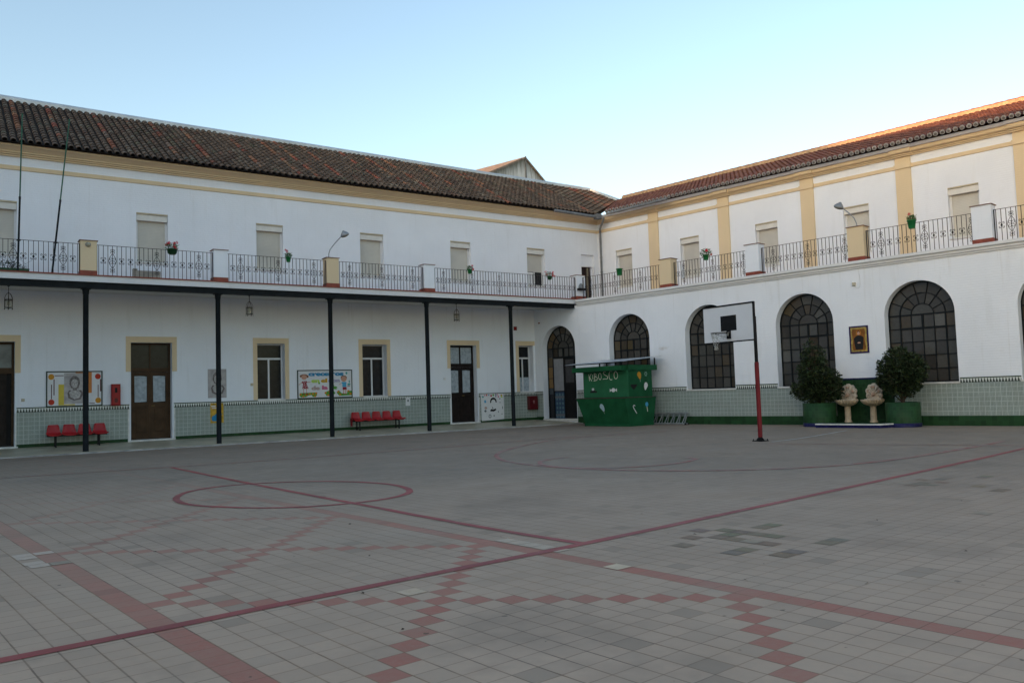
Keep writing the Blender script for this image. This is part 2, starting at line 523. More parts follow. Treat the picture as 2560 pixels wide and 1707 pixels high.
M_TERRA = mat("fountain_stone", (0.42, 0.33, 0.23), 0.7, 0.22, scale=7, bump=0.004)
M_TERRP = mat("fountain_pink", (0.44, 0.30, 0.22), 0.7, 0.2, scale=9)
M_LADD = mat("ladder_aluminium", (0.42, 0.43, 0.44), 0.35, 0.15, metal=0.7)
M_BARK = mat("bark", (0.05, 0.035, 0.025), 0.9, 0.3, bump=0.01, spec=0.12)
M_SOIL = mat("soil", (0.03, 0.022, 0.016), 0.95, 0.3)
M_PAPER = mat("white_paper", (0.66, 0.67, 0.68), 0.7, 0.04)
M_CREAMPT = mat("cream_brush_paint", (0.74, 0.72, 0.62), 0.6, 0.12)
M_LAMPG = mat("lamp_grey", (0.24, 0.26, 0.28), 0.35, 0.1, metal=0.3)
M_LGLASS = mat("lantern_glass", (0.30, 0.29, 0.22), 0.25, 0.2)
M_NET = mat("net_cord", (0.42, 0.42, 0.40), 0.9, 0.1)

def flat(name, c, rough=0.6):
    return mat("ink_" + name, c, rough, 0.06, 10)

def shutter_mat():
    s = NT("slatted_shutter")
    v, x, y, z = s.obj()
    f = s.M('FRACT', s.M('DIVIDE', z, 0.052))
    line = s.M('LESS_THAN', f, 0.2)
    base = s.mix(s.ramp(s.noise(1.3, 3, v), 0.4, 0.6), (0.50, 0.48, 0.43), (0.56, 0.54, 0.48))
    s.col(s.mix(s.M('MULTIPLY', line, 0.30), base, (0.30, 0.29, 0.26)))
    s.rough(0.45)
    s.bump(s.M('ABSOLUTE', s.M('SUBTRACT', f, 0.5)), 0.012, 0.6)
    return s.m
M_SHUT = shutter_mat()

# ------------------------------------------------------------------ ground
mb = MB()
mb.face([(-300, -300, 0), (300, -300, 0), (300, 300, 0), (-300, 300, 0)])
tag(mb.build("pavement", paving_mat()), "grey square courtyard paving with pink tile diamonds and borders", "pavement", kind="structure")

# arcade floor: gently sloped terrazzo with a pale stone edge
M_AFLOOR = mat("arcade_terrazzo", (0.38, 0.34, 0.25), 0.38, 0.22, scale=1.2)
mb = MB()
fx1 = XG + SD * 27.1 / CD * 1.0
mb.faces([(-9, 27.02, 0.045), (22.30, 27.02, 0.045), (21.70, 29.60, 0.172), (-9, 29.60, 0.172),
          (-9, 27.02, -0.05), (22.30, 27.02, -0.05), (21.70, 29.60, -0.05), (-9, 29.60, -0.05)],
         [(0, 1, 2, 3), (4, 5, 1, 0)], 0)
tag(mb.build("arcade_floor", M_AFLOOR), kind="structure")
mb = MB()
for k in range(24):
    x0 = -9 + k * 1.3
    mb.box(x0 + 0.004, min(x0 + 1.296, 22.25), 26.86, 27.018, -0.02, 0.040 + random.uniform(-0.004, 0.004))
tag(mb.build("kerb", mat("kerb_stone", (0.36, 0.355, 0.34), 0.7, 0.3, scale=3, bump=0.006)), kind="structure")

# painted court markings
RZ_ = [0.0036]
def ribbon(mb, pts, wd, z=None, jit=0.006):
    RZ_[0] += 0.0004
    z = RZ_[0]
    n = len(pts)
    Lp, Rp = [], []
    for k, p in enumerate(pts):
        a = Vector(pts[max(k - 1, 0)]); b = Vector(pts[min(k + 1, n - 1)])
        t = (b - a).normalized()
        nrm = Vector((-t.y, t.x))
        w1 = wd / 2 + random.uniform(-jit, jit)
        w2 = wd / 2 + random.uniform(-jit, jit)
        Lp.append(Vector(p) + nrm * w1); Rp.append(Vector(p) - nrm * w2)
    for k in range(n - 1):
        mb.face([(Rp[k].x, Rp[k].y, z), (Rp[k + 1].x, Rp[k + 1].y, z), (Lp[k + 1].x, Lp[k + 1].y, z), (Lp[k].x, Lp[k].y, z)])

def spline(P, step=0.35):
    out = []
    n = len(P)
    for k in range(n - 1):
        p0, p1, p2, p3 = (Vector(P[max(k - 1, 0)]), Vector(P[k]), Vector(P[k + 1]), Vector(P[min(k + 2, n - 1)]))
        m = max(1, int((p2 - p1).length / step))
        for i in range(m):
            t = i / m
            out.append(0.5 * ((2 * p1) + (p2 - p0) * t + (2 * p0 - 5 * p1 + 4 * p2 - p3) * t * t + (3 * p1 - p0 - 3 * p2 + p3) * t ** 3))
    out.append(Vector(P[-1]))
    return out

LINE_A = [(-3.0, 5.05), (0.258, 5.33), (1.962, 5.50), (3.144, 5.62), (4.657, 5.76), (8.58, 6.27), (13.358, 6.93), (16.841, 7.46), (24, 8.6)]
LINE_B = [(4.01, 19.0), (4.087, 16.187), (4.182, 13.651), (4.282, 11.401), (4.372, 9.873), (4.44, 8.40), (4.54, 6.962), (4.68, 5.74)]
FARS = [(-3, 19.5), (0.9, 19.3), (2.5, 19.15), (4.9, 18.85), (8.6, 18.85), (11.3, 18.95), (13.15, 19.15), (15.7, 19.5)]
ARC3 = [(19, 18.9), (16.4, 18.95), (15.0, 18.85), (13.76, 18.4), (12.37, 17.5), (10.9, 16.3), (9.97, 15.2), (9.33, 14.0), (9.08, 12.9), (9.04, 12.2), (9.10, 11.5), (9.33, 10.66), (9.70, 9.95), (10.2, 9.3), (11.08, 8.6), (12.0, 8.22), (13.2, 8.08), (14.8, 8.14), (17.07, 8.39), (18.6, 8.62)]
M_PAINT = paint_mat("dark_red_line_paint", (0.30, 0.046, 0.036), 0.35)
M_PAINTF = paint_mat("worn_red_line_paint", (0.31, 0.075, 0.058), 0.85, 0.42, 0.6)
mb = MB()
ribbon(mb, spline(LINE_A), 0.105)
tag(mb.build("court_sideline", M_PAINT), kind="structure")
mb = MB(); ribbon(mb, spline(LINE_B), 0.095)
tag(mb.build("court_centre_line", M_PAINT), kind="structure")
mb = MB()
CIR = [(2.675, 12.00), (2.711, 12.43), (2.86, 12.98), (3.15, 13.45), (3.60, 13.76), (4.10, 13.78), (4.70, 13.52), (5.20, 13.05), (5.52, 12.50), (5.68, 11.95), (5.71, 11.45), (5.58, 10.85), (5.308, 10.40), (4.88, 10.13), (4.385, 10.06), (3.85, 10.17), (3.34, 10.52), (2.93, 11.12), (2.73, 11.60), (2.675, 12.00)]
ribbon(mb, spline(CIR, 0.2), 0.10)
tag(mb.build("court_centre_circle", M_PAINT), kind="structure")
mb = MB()
ribbon(mb, spline(FARS), 0.09)
tag(mb.build("court_far_sideline", M_PAINTF), kind="structure")
mb = MB()
ribbon(mb, spline(ARC3), 0.10)
tag(mb.build("court_arc", M_PAINTF), kind="structure")
mb = MB()
SC_ = [(10.6, 13.45), (10.1, 13.42), (9.6, 13.1), (9.25, 12.6), (9.12, 12.1), (9.2, 11.4), (9.5, 10.95), (10.0, 10.7), (10.7, 10.62), (11.2, 10.7), (11.74, 10.98), (11.9, 11.4)]
ribbon(mb, spline(SC_), 0.09)
ribbon(mb, spline([(15.5, 12.3), (16.1, 11.4), (16.7, 9.9), (17.57, 7.78)]), 0.07)
tag(mb.build("court_key_line", M_PAINTF), kind="structure")
mb = MB()
ribbon(mb, spline([(16.2, 12.75), (17.9, 13.05), (21.07, 13.97)]), 0.07)
tag(mb.build("court_white_line", paint_mat("worn_white_paint", (0.52, 0.53, 0.50), 0.7, 0.4, 0.62)), kind="structure")

def tilequad(mb, i, j, z=0.0026, w_=1, h_=1, tint=None):
    a = Vector((cos(PHI), sin(PHI))) * TT
    b = Vector((-sin(PHI), cos(PHI))) * TT
    o = Vector((OX, OY)) + a * (i - 0.47) + b * (j - 0.47)
    q = [o, o + a * (w_ - 0.06), o + a * (w_ - 0.06) + b * (h_ - 0.06), o + b * (h_ - 0.06)]
    mb.face([(p.x, p.y, z) for p in q], tint=tint)
mb = MB()
dk_, lt, wh, gr = (0.174, 0.149, 0.119), (0.374, 0.324, 0.262), (0.712, 0.600, 0.469), (0.214, 0.182, 0.138)
dk = tuple(q * k_ for q, k_ in zip(dk_, (1.50, 1.32, 1.14)))
for (i, j) in [(15, 0), (18, 0), (19, 0), (18, -1), (18, -2), (18, -3), (20, -1), (20, -2), (15, -3), (16, -3), (17, -5), (16, -5), (20, -5), (21, -5), (20, 0), (20, 1), (22, 0), (23, 0), (17, 1), (19, 2)]:
    tilequad(mb, i, j, tint=tuple(q * random.uniform(0.92, 1.12) for q in dk))
for (i, j) in [(45, 2), (46, 2), (47, 2), (48, 1), (50, 2), (51, 2), (49, 3), (47, -2), (46, -4), (45, -4), (53, 0), (54, 0), (46, 1)]:
    tilequad(mb, i, j, tint=tuple(q * random.uniform(0.95, 1.15) for q in dk))
for (i, j) in [(38, 19), (34, -7), (57, 4), (45, 4), (18, -1.98), (-9, 21), (46, 3), (33, 22), (61, 30)]:
    tilequad(mb, i, j, z=0.0032, tint=tuple(q * k_ for q, k_ in zip(lt, (1.0, .9, .8))))
tilequad(mb, 9, -1, z=0.0032, tint=tuple(q * k_ for q, k_ in zip(wh, (.95, .86, .76))))
tilequad(mb, 0, 2, z=0.0032, tint=(0.620, 0.461, 0.320))
for (i, j) in [(-10, 25), (-9, 25), (-10, 24), (-10, 22), (-9.9, 21)]:
    tilequad(mb, i, j, z=0.0032, tint=(0.582, 0.451, 0.348))
for k in range(5):
    tilequad(mb, 10, 4 + k, z=0.0032, tint=(0.559, 0.433, 0.325))
tag(mb.build("replaced_paving_slabs", tint_mat("patch_slab", 0.8, 0.003, 0.3)), kind="structure")

# faded patches where the court has been cleaned or stained
random.seed(11)

# ------------------------------------------------------------------ LEFT WING
LW = thing("left_wing", "long white wing on the left with dark tiled roof and an iron-columned arcade", "building", FL)
RW = thing("right_wing", "white wing on the right with tall arched windows, cream pilasters and red tiled roof", "building", FR)

def wall(mb, a0, a1, z0, z1, holes, depth, d=0.0, mi=0, nseg=28, revmi=None):
    """wall front at y=d with openings; holes = (x0,x1,z0,z1[,R]) ; arch of radius (x1-x0)/2 springs at z1 when R"""
    rm = mi if revmi is None else revmi
    x = a0
    for h in sorted(holes):
        hx0, hx1, hz0, hz1 = h[:4]
        arch = len(h) > 4 and h[4]
        mb.face([(x, d, z0), (hx0, d, z0), (hx0, d, z1), (x, d, z1)], mi)
        if hz0 > z0:
            mb.face([(hx0, d, z0), (hx1, d, z0), (hx1, d, hz0), (hx0, d, hz0)], mi)
            mb.face([(hx0, d, hz0), (hx1, d, hz0), (hx1, d + depth, hz0), (hx0, d + depth, hz0)], rm)
        mb.face([(hx0, d, hz0), (hx0, d + depth, hz0), (hx0, d + depth, hz1), (hx0, d, hz1)], rm)
        mb.face([(hx1, d, hz0), (hx1, d, hz1), (hx1, d + depth, hz1), (hx1, d + depth, hz0)], rm)
        if arch:
            c, R = (hx0 + hx1) / 2, (hx1 - hx0) / 2
            A = [(c - R * cos(pi * k / nseg), hz1 + R * 1.0 * sin(pi * k / nseg)) for k in range(nseg + 1)]
            for p, q in zip(A, A[1:]):
                mb.face([(p[0], d, p[1]), (q[0], d, q[1]), (q[0], d, z1), (p[0], d, z1)], mi)
                mb.face([(p[0], d, p[1]), (p[0], d + depth, p[1]), (q[0], d + depth, q[1]), (q[0], d, q[1])], rm)
        else:
            mb.face([(hx0, d, hz1), (hx1, d, hz1), (hx1, d, z1), (hx0, d, z1)], mi)
            mb.face([(hx0, d, hz1), (hx0, d + depth, hz1), (hx1, d + depth, hz1), (hx1, d, hz1)], rm)
        x = hx1
    mb.face([(x, d, z0), (a1, d, z0), (a1, d, z1), (x, d, z1)], mi)

DR = 0.36
LDOORS = [(0.45, 1.75), (5.04, 6.33), (17.25, 18.53)]
LWINS = [(9.23, 10.24), (13.31, 14.35), (20.72, 21.50)]
holes = [(a, b, 0.0, 3.44) for a, b in LDOORS] + [(a, b, 1.40, 3.44) for a, b in LWINS]
mb = MB()
wall(mb, -9, 21.62, -0.05, 5.06, holes, DR)
mb.build("lower_wall", M_WALL, LW)
UW = [(0.78, 1.78), (5.22, 6.22), (9.24, 10.24), (13.31, 14.31), (17.39, 18.38), (21.34, 22.33)]
mb = MB()
wall(mb, -9, 25.56, 5.06, 9.60, [(a, b, 6.14, 7.83) for a, b in UW] + [(24.46, 25.26, 5.15, 7.75)], 0.30)
mb.build("upper_wall", M_WALL2, LW)
# body behind (end walls, back)
mb = MB()
mb.box(-9, 30, 9.2, 9.4, 0, 9.4)
mb.box(-9.2, -9, 0, 9.4, 0, 9.4)
mb.build("rear_wall", M_WALL, LW)

# cream door and window surrounds
def surround(x0, x1, legz, o=0.155, top=3.64):
    e = -0.006
    mb = MB()
    mb.box(x0 - o, x1 + o, e, 0.002, 3.44, top)
    mb.box(x0 - o, x0, e, 0.002, legz, 3.44)
    mb.box(x1, min(x1 + o, 21.6), e, 0.002, legz, 3.44)
    mb.build("cream_surround", M_CREAM, LW)
for a, b in LDOORS: surround(a, b, 2.47)
for a, b in LWINS[:2]: surround(a, b, 1.41)
e = -0.006
mb = MB()
mb.box(20.56, 21.60, e, 0.002, 3.44, 3.64); mb.box(20.56, 20.72, e, 0.002, 1.41, 3.44)
mb.build("cream_surround", M_CREAM, LW)

# dado
def dado(parent, segs, tsegs, z0=0.0, zb=0.27, name="tile_dado"):
    for a, b in segs:
        m1, m3 = MB(), MB()
        m1.box(a, b, -0.014, 0.01, zb, 1.24)
        m3.box(a, b, -0.018, 0.01, z0, zb)
        m1.build(name, M_DADO, parent); m3.build("green_tile_base", M_GBAND, parent)
    for a, b in tsegs:
        m2, m4 = MB(), MB()
        m2.box(a, b, -0.015, 0.01, 1.24, 1.37)
        m4.box(a, b, -0.026, 0.01, 1.37, 1.40)
        m2.build("toothed_tile_border", M_TEETH, parent); m4.build("green_tile_trim", M_GLINE, parent)
segL = [(-9, 0.40), (1.80, 4.99), (6.38, 17.20), (18.58, 21.60)]
dado(LW, segL, segL, 0.1)
mb = MB()
for a, b in [(1.755, 1.80), (4.945, 4.99), (6.38, 6.42), (17.16, 17.20), (18.58, 18.62)]:
    mb.box(a, b, -0.020, 0.005, 0.15, 1.24)
    mb.build("tile_edge_strip", M_MARB, LW); mb = MB()
for a, b in [(4.95, 6.42), (17.15, 18.62), (0.36, 1.84)]:
    mb = MB()
    mb.box(a, b, -0.05, DR, 0.15, 0.215)
    mb.build("doorstep", M_MARB, LW)

# doors
def door(parent, x0, x1, wood, paper, zt=2.60, open_leaf=False, curtain_top=False):
    y = DR - 0.06
    cx = (x0 + x1) / 2
    f = MB()
    f.box(x0, x0 + 0.06, y - 0.02, y + 0.06, 0.21, 3.44)
    f.box(x1 - 0.06, x1, y - 0.02, y + 0.06, 0.21, 3.44)
    f.box(x0 + 0.06, x1 - 0.06, y - 0.02, y + 0.06, 3.38, 3.44)
    f.box(x0 + 0.06, x1 - 0.06, y - 0.03, y + 0.06, zt - 0.14, zt)
    f.box(cx - 0.022, cx + 0.022, y - 0.01, y + 0.05, zt, 3.38)
    d = f.build("door", wood, parent)
    g = MB()
    g.face([(x0 + 0.06, y + 0.03, zt), (x1 - 0.06, y + 0.03, zt), (x1 - 0.06, y + 0.03, 3.38), (x0 + 0.06, y + 0.03, 3.38)])
    g.build("transom_pane", M_GLASSD, d)
    if curtain_top:
        g = MB()
        for (p, q) in ((x0 + 0.07, cx - 0.03), (cx + 0.03, x1 - 0.07)):
            n = 10
            for k in range(n):
                a = p + (q - p) * k / n; b = p + (q - p) * (k + 1) / n
                g.face([(a, y + 0.026 - 0.006 * (k % 2), zt + 0.02), (b, y + 0.020 + 0.006 * (k % 2), zt + 0.02),
                        (b, y + 0.020 + 0.006 * (k % 2), 3.36), (a, y + 0.026 - 0.006 * (k % 2), 3.36)])
        g.build("curtain", M_CURT, d)
    for sgn, (p, q) in ((-1, (x0 + 0.065, cx - 0.004)), (1, (cx + 0.004, x1 - 0.065))):
        lf = MB()
        z0, z1 = 0.235, zt - 0.145
        lf.box(p, p + 0.085, y - 0.01, y + 0.035, z0, z1)
        lf.box(q - 0.085, q, y - 0.01, y + 0.035, z0, z1)
        lf.box(p + 0.085, q - 0.085, y - 0.01, y + 0.035, z1 - 0.10, z1)
        lf.box(p + 0.085, q - 0.085, y - 0.01, y + 0.035, 1.30, 1.44)
        lf.box(p + 0.085, q - 0.085, y - 0.01, y + 0.035, z0, z0 + 0.16)
        lf.box(p + 0.085, q - 0.085, y + 0.006, y + 0.03, z0 + 0.16, 1.30)
        lf.box(p + 0.13, q - 0.13, y - 0.006, y + 0.02, z0 + 0.22, 1.24, bev=0.02)
        if sgn > 0:
            lf.box(p - 0.02, p + 0.012, y - 0.02, y, z0, z1)
        l = lf.build("door_leaf", wood, d)
        pn = MB()
        pn.face([(p + 0.085, y + 0.02, 1.44), (q - 0.085, y + 0.02, 1.44), (q - 0.085, y + 0.02, z1 - 0.10), (p + 0.085, y + 0.02, z1 - 0.10)])
        pn.build("door_pane", M_GLASSD, l)
        if paper:
            pp = MB()
            pts = [(p + 0.10, 1.455), (q - 0.10, 1.47), (q - 0.098, z1 - 0.14), ((p + q) / 2, z1 - 0.12), (p + 0.095, z1 - 0.125)]
            pp.prism(pts, y + 0.014, y + 0.018)
            pp.build("paper_sheet", M_CURT, l)
        if sgn > 0:
            hd = MB()
            hd.tube([(p + 0.04, y - 0.012, 1.33), (p + 0.04, y - 0.05, 1.33), (p + 0.13, y - 0.055, 1.33)], 0.010, 6)
            hd.build("door_handle", mat("brass", (0.30, 0.22, 0.08), 0.3, 0.1, metal=0.8), l)
    return d
door(LW, *LDOORS[1], M_WOOD, True)
door(LW, *LDOORS[2], M_WOODD, True, zt=2.66, curtain_top=True)
# leftmost door: brown frame, light transom, dark leaf standing ajar
x0, x1 = LDOORS[0]
f = MB()
y = DR - 0.06
f.box(x0, x0 + 0.06, y - 0.02, y + 0.06, 0.2, 3.44); f.box(x1 - 0.07, x1, y - 0.02, y + 0.06, 0.2, 3.44)
f.box(x0 + 0.06, x1 - 0.07, y - 0.02, y + 0.06, 3.37, 3.44); f.box(x0 + 0.06, x1 - 0.07, y - 0.03, y + 0.06, 2.46, 2.64)
d = f.build("door", M_WOOD, LW)
g = MB(); g.face([(x0 + 0.06, y + 0.03, 2.64), (x1 - 0.07, y + 0.03, 2.64), (x1 - 0.07, y + 0.03, 3.37), (x0 + 0.06, y + 0.03, 3.37)])
g.build("transom_pane", mat("frosted_pane", (0.17, 0.185, 0.18), 0.3, 0.35, scale=2), d)
g = MB()
g.box(x0 + 0.06, x1 - 0.20, y, y + 0.05, 0.24, 2.46); g.box(x0 + 0.10, x1 - 0.26, y - 0.012, y, 0.55, 1.35, bev=0.01); g.box(x0 + 0.10, x1 - 0.26, y - 0.012, y, 1.45, 2.25, bev=0.01)
g.build("door_leaf", M_WOODD, d)
g = MB(); g.box(x1 - 0.20, x1 - 0.07, y + 0.05, y + 0.06, 0.24, 2.46)
g.build("dark_gap", M_BLACK, d)

# ground-floor windows
def lwin(parent, x0, x1, z0=1.40, z1=3.44, zt=2.90, d0=0.0, panel=False):
    y = d0 + DR - 0.05
    f = MB()
    cx = (x0 + x1) / 2
    fw = 0.045
    f.box(x0, x0 + fw, y, y + 0.05, z0, z1); f.box(x1 - fw, x1, y, y + 0.05, z0, z1)
    f.box(x0 + fw, x1 - fw, y, y + 0.05, z1 - fw, z1); f.box(x0 + fw, x1 - fw, y, y + 0.05, z0, z0 + fw)
    f.box(x0 + fw, x1 - fw, y - 0.008, y + 0.05, zt - 0.035, zt + 0.035)
    f.box(cx - 0.03, cx + 0.03, y - 0.005, y + 0.05, z0 + fw, zt - 0.035)
    wf = f.build("window", M_ALU, parent)
    g = MB()
    for (p, q, a, b) in ((x0 + fw, x1 - fw, zt + 0.035, z1 - fw), (x0 + fw, cx - 0.03, z0 + fw, zt - 0.035), (cx + 0.03, x1 - fw, z0 + fw, zt - 0.035)):
        g.face([(p, y + 0.03, a), (q, y + 0.03, a), (q, y + 0.03, b), (p, y + 0.03, b)])
    g.build("pane", M_GLASSD, wf)
    if panel:
        g = MB(); g.box(x0 + fw, cx - 0.03, y + 0.015, y + 0.027, z0 + fw, 2.05); g.box(cx + 0.03, x1 - fw, y + 0.015, y + 0.027, z0 + fw, 2.05)
        g.build("blind", M_CURT, wf)
    s_ = MB(); s_.box(x0 - 0.0, x1, -0.03, y, z0 - 0.03, z0 + 0.012)
    s_.build("sill", M_MARB, wf)
for k, (a, b) in enumerate(LWINS): lwin(LW, a, b, panel=(k == 2))

# upper shuttered windows, shared by both wings
def upwin(parent, x0, x1, d, shutz=6.14, z0=6.14, z1=7.83, sidefirst=False):
    f = MB()
    y = d + 0.17
    f.box(x0, x0 + 0.07, y - 0.02, y + 0.06, z0, z1 - 0.27); f.box(x1 - 0.07, x1, y - 0.02, y + 0.06, z0, z1 - 0.27)
    f.box(x0 + 0.07, x1 - 0.07, y, y + 0.06, z0, z0 + 0.05)
    wf = f.build("window", M_ALU, parent)
    b = MB(); b.box(x0 + 0.005, x1 - 0.005, d + 0.05, d + 0.28, z1 - 0.26, z1 - 0.045, bev=0.008)
    b.build("shutter_box", M_BOXW, wf)
    b = MB(); b.box(x0 + 0.003, x1 - 0.003, d + 0.006, d + 0.28, z1 - 0.042, z1 - 0.003); b.build("lintel", M_CREAM2, wf)
    s_ = MB(); s_.box(x0 + 0.07, x1 - 0.07, y + 0.012, y + 0.03, shutz, z1 - 0.26)
    s_.build("shutter", M_SHUT, wf)
    if shutz > z0 + 0.1:
        g = MB(); g.face([(x0 + 0.07, y + 0.04, z0 + 0.05), (x1 - 0.07, y + 0.04, z0 + 0.05), (x1 - 0.07, y + 0.04, shutz), (x0 + 0.07, y + 0.04, shutz)])
        g.build("pane", M_GLASSD, wf)
        g = MB(); g.box((x0 + x1) / 2 - 0.02, (x0 + x1) / 2 + 0.02, y, y + 0.035, z0 + 0.05, shutz)
        g.box(x0 + 0.072, (x0 + x1) / 2 - 0.05, y + 0.030, y + 0.038, z0 + 0.06, shutz - 0.02)
        g.build("sash", M_ALU, wf)
    s_ = MB(); s_.box(x0 - 0.02, x1 + 0.02, d - 0.03, y, z0 - 0.03, z0 + 0.003); s_.build("sill", M_MARB, wf)
for k, (a, b) in enumerate(UW):
    upwin(LW, a, b, 0.0, 6.78 if k == 5 else 6.14)
# balcony door in the corner
f = MB()
f.box(24.46, 24.52, 0.2, 0.3, 5.2, 7.2); f.box(25.20, 25.26, 0.2, 0.3, 5.2, 7.2); f.box(24.46, 25.26, 0.12, 0.3, 7.2, 7.75)
dd_ = f.build("balcony_door", M_WALL2, LW)
g = MB(); g.face([(24.52, 0.27, 5.2), (25.20, 0.27, 5.2), (25.20, 0.27, 7.2), (24.52, 0.27, 7.2)])
g.build("door_leaf", mat("dark_maroon_door", (0.02, 0.010, 0.010), 0.5, 0.2), dd_)
g = MB(); g.box(24.94, 25.0, 0.16, 0.25, 5.2, 7.16); g.build("door_edge", mat("beige_door_edge", (0.25, 0.22, 0.16), 0.6), dd_)

# string course and cornice
def extrude(mb, prof, a0, a1, mi=0, sm=False):
    """profile in (d,z) swept along x; a0/a1 may be functions of d for mitres"""
    f0 = a0 if callable(a0) else (lambda d: a0)
    f1 = a1 if callable(a1) else (lambda d: a1)
    for (p, q) in zip(prof, prof[1:]):
        mb.face([(f0(p[0]), p[0], p[1]), (f1(p[0]), p[0], p[1]), (f1(q[0]), q[0], q[1]), (f0(q[0]), q[0], q[1])], mi, sm)
    mb.face([(f0(p[0]), p[0], p[1]) for p in prof], mi)
    mb.face([(f1(p[0]), p[0], p[1]) for p in reversed(prof)], mi)
# mitre line between the two wings: x as a function of depth on the left wing
def miterL(d):
    y = YW + d
    v = 3.85 + d
    return XG + (v - 0.0) / CD + (y * SD) / CD   # x where right-hand depth equals v
def miterR(d):
    # a (=-u) on the right wing for depth 3.85+d' meeting the left wing plane y = YW+d'
    dd = d - 3.85
    y = YW + dd
    # world y = -a*CD... -SD*d  => y = u*CD - SD*d
    return -((y + SD * d) / CD)
CORN = [(0, 9.225), (-0.07, 9.225), (-0.07, 9.265), (-0.055, 9.27), (-0.12, 9.28), (-0.12, 9.315), (-0.10, 9.32), (-0.17, 9.33), (-0.17, 9.365), (-0.20, 9.385), (-0.27, 9.43), (-0.36, 9.465), (-0.42, 9.475), (-0.42, 9.53), (0, 9.53)]
mb = MB(); extrude(mb, CORN, -9, miterL); mb.build("cornice", M_CREAM, LW)
STR = [(0, 8.805), (-0.035, 8.815), (-0.04, 8.935), (0, 8.95)]
mb = MB(); extrude(mb, STR, -9, miterL); mb.build("string_course", M_CREAM, LW)

# balcony slab, beam, columns, ceiling
mb = MB()
mb.box(-9, 22.05, -2.50, -0.0, 5.06, 5.24)
mb.build("balcony_slab", M_SLABW, LW)
mb = MB(); mb.box(-9, 22.10, -2.535, -2.2, 5.24, 5.275); mb.build("balcony_edge_tile", M_REDTILE, LW)
mb = MB(); mb.box(-9, 25.5, -2.2, 0, 5.241, 5.26); mb.build("balcony_floor", M_REDTILE, LW)
mb = MB()
mb.box(-9, 21.98, -2.43, -2.39, 4.90, 5.058); mb.box(-9, 21.98, -2.46, -2.17, 4.88, 4.90); mb.box(-9, 21.98, -2.33, -2.30, 4.90, 5.058)
mb.build("beam", M_BEAM, LW)
mb = MB(); mb.box(-9, 21.9, -2.3, -0.001, 5.035, 5.059); mb.build("arcade_ceiling", M_CEIL, LW)
COLX = [-0.42 + 3.837 * i for i in range(-2, 6)]
for x in COLX:
    mb = MB()
    y = 27.257 - YW
    mb.lathe([(0.095, 0.0), (0.095, 0.05), (0.080, 0.07), (0.077, 4.70), (0.09, 4.72), (0.09, 4.78), (0.10, 4.83), (0.10, 4.88)], (x, y, 0), 14)
    mb.box(x - 0.13, x + 0.13, y - 0.11, y + 0.11, 4.852, 4.878)
    mb.build("column", M_BEAM, LW)

# railings
def scroll(mb, cx, cz, h, wd, y, r=0.008):
    """small S-scroll cluster: four curls about a bar"""
    for sx in (-1, 1):
        for sz in (-1, 1):
            pts = []
            for k in range(8):
                a = k / 7 * 1.55 * pi
                rr = wd * 0.5 * (1 - 0.45 * k / 7)
                pts.append((cx + sx * (wd * 0.5 - rr * cos(a) * 0.5) * 1.0, y, cz + sz * (h * 0.30 + rr * 0.75 * sin(a) - h * 0.06)))
            mb.tube(pts, r, 4, cap=False)
    mb.ball((cx, y, cz), 0.030, seg=6, rings=4, sc=(1, 0.7, 1.5))
def bigscroll(mb, cx, cz, y, r=0.007):
    for sx in (-1, 1):
        pts = [(cx + sx * p, y, cz + q) for p, q in ((0.012, 0.22), (0.035, 0.17), (0.085, 0.09), (0.105, 0.0), (0.085, -0.09), (0.035, -0.17), (0.012, -0.22))]
        mb.tube(pts, r, 4, cap=False)
        for sz in (-1, 1):
            pts = [(cx + sx * (0.045 + 0.036 * cos(a)), y, cz + sz * (0.052 + 0.036 * sin(a))) for a in [pi - k * 0.75 for k in range(8)]]
            mb.tube(pts, r, 4, cap=False)
            pts = [(cx + sx * (0.032 + 0.026 * cos(a)), y, cz + sz * (0.255 + 0.026 * sin(a))) for a in [pi - k * 0.8 for k in range(7)]]
            mb.tube(pts, r, 4, cap=False)
            pts = [(cx + sx * (0.032 + 0.024 * cos(a)), y, cz + sz * (0.325 + 0.024 * sin(a))) for a in [pi - k * 0.8 for k in range(7)]]
            mb.tube(pts, r, 4, cap=False)
    for q in (0, 0.29, -0.29):
        mb.ball((cx, y, cz + q), 0.022, seg=6, rings=4)
def railing(parent, a0, a1, y, zb=5.275, zt=6.20, phase=1, bigs=(3, 13, 23)):
    mb = MB()
    n = int(round((a1 - a0) / 0.1275))
    st = (a1 - a0) / n
    mb.box(a0, a1, y - 0.014, y + 0.014, zt - 0.012, zt)
    for k in range(n):
        x = a0 + st * (k + 0.5)
        mb.box(x - 0.0075, x + 0.0075, y - 0.0075, y + 0.0075, zb, zt - 0.012)
        if k % 2 == phase:
            if k in bigs:
                bigscroll(mb, x, zb + 0.46, y)
            else:
                scroll(mb, x, zb + 0.46, 0.23, 0.10, y)
    for x in (a0 + 0.012, a1 - 0.012):
        mb.box(x - 0.012, x + 0.012, y - 0.012, y + 0.012, zb, zt - 0.013)
    return mb.build("railing", M_IRON, parent)
def pier(parent, x0, x1, y0, y1, cream, z0=5.275):
    mb = MB()
    mb.box(x0, x1, y0, y1, z0 + 0.12, 6.285)
    p = mb.build("pier", M_CREAM if cream else M_WALL2, parent)
    mb = MB(); mb.box(x0 - 0.012, x1 + 0.012, y0 - 0.012, y1 + 0.012, z0, z0 + 0.12); mb.build("pier_base", M_REDTILE, p)
    mb = MB(); mb.box(x0 - 0.03, x1 + 0.03, y0 - 0.03, y1 + 0.03, 6.285, 6.305); mb.build("pier_cap", M_CAP, p)
PX = []
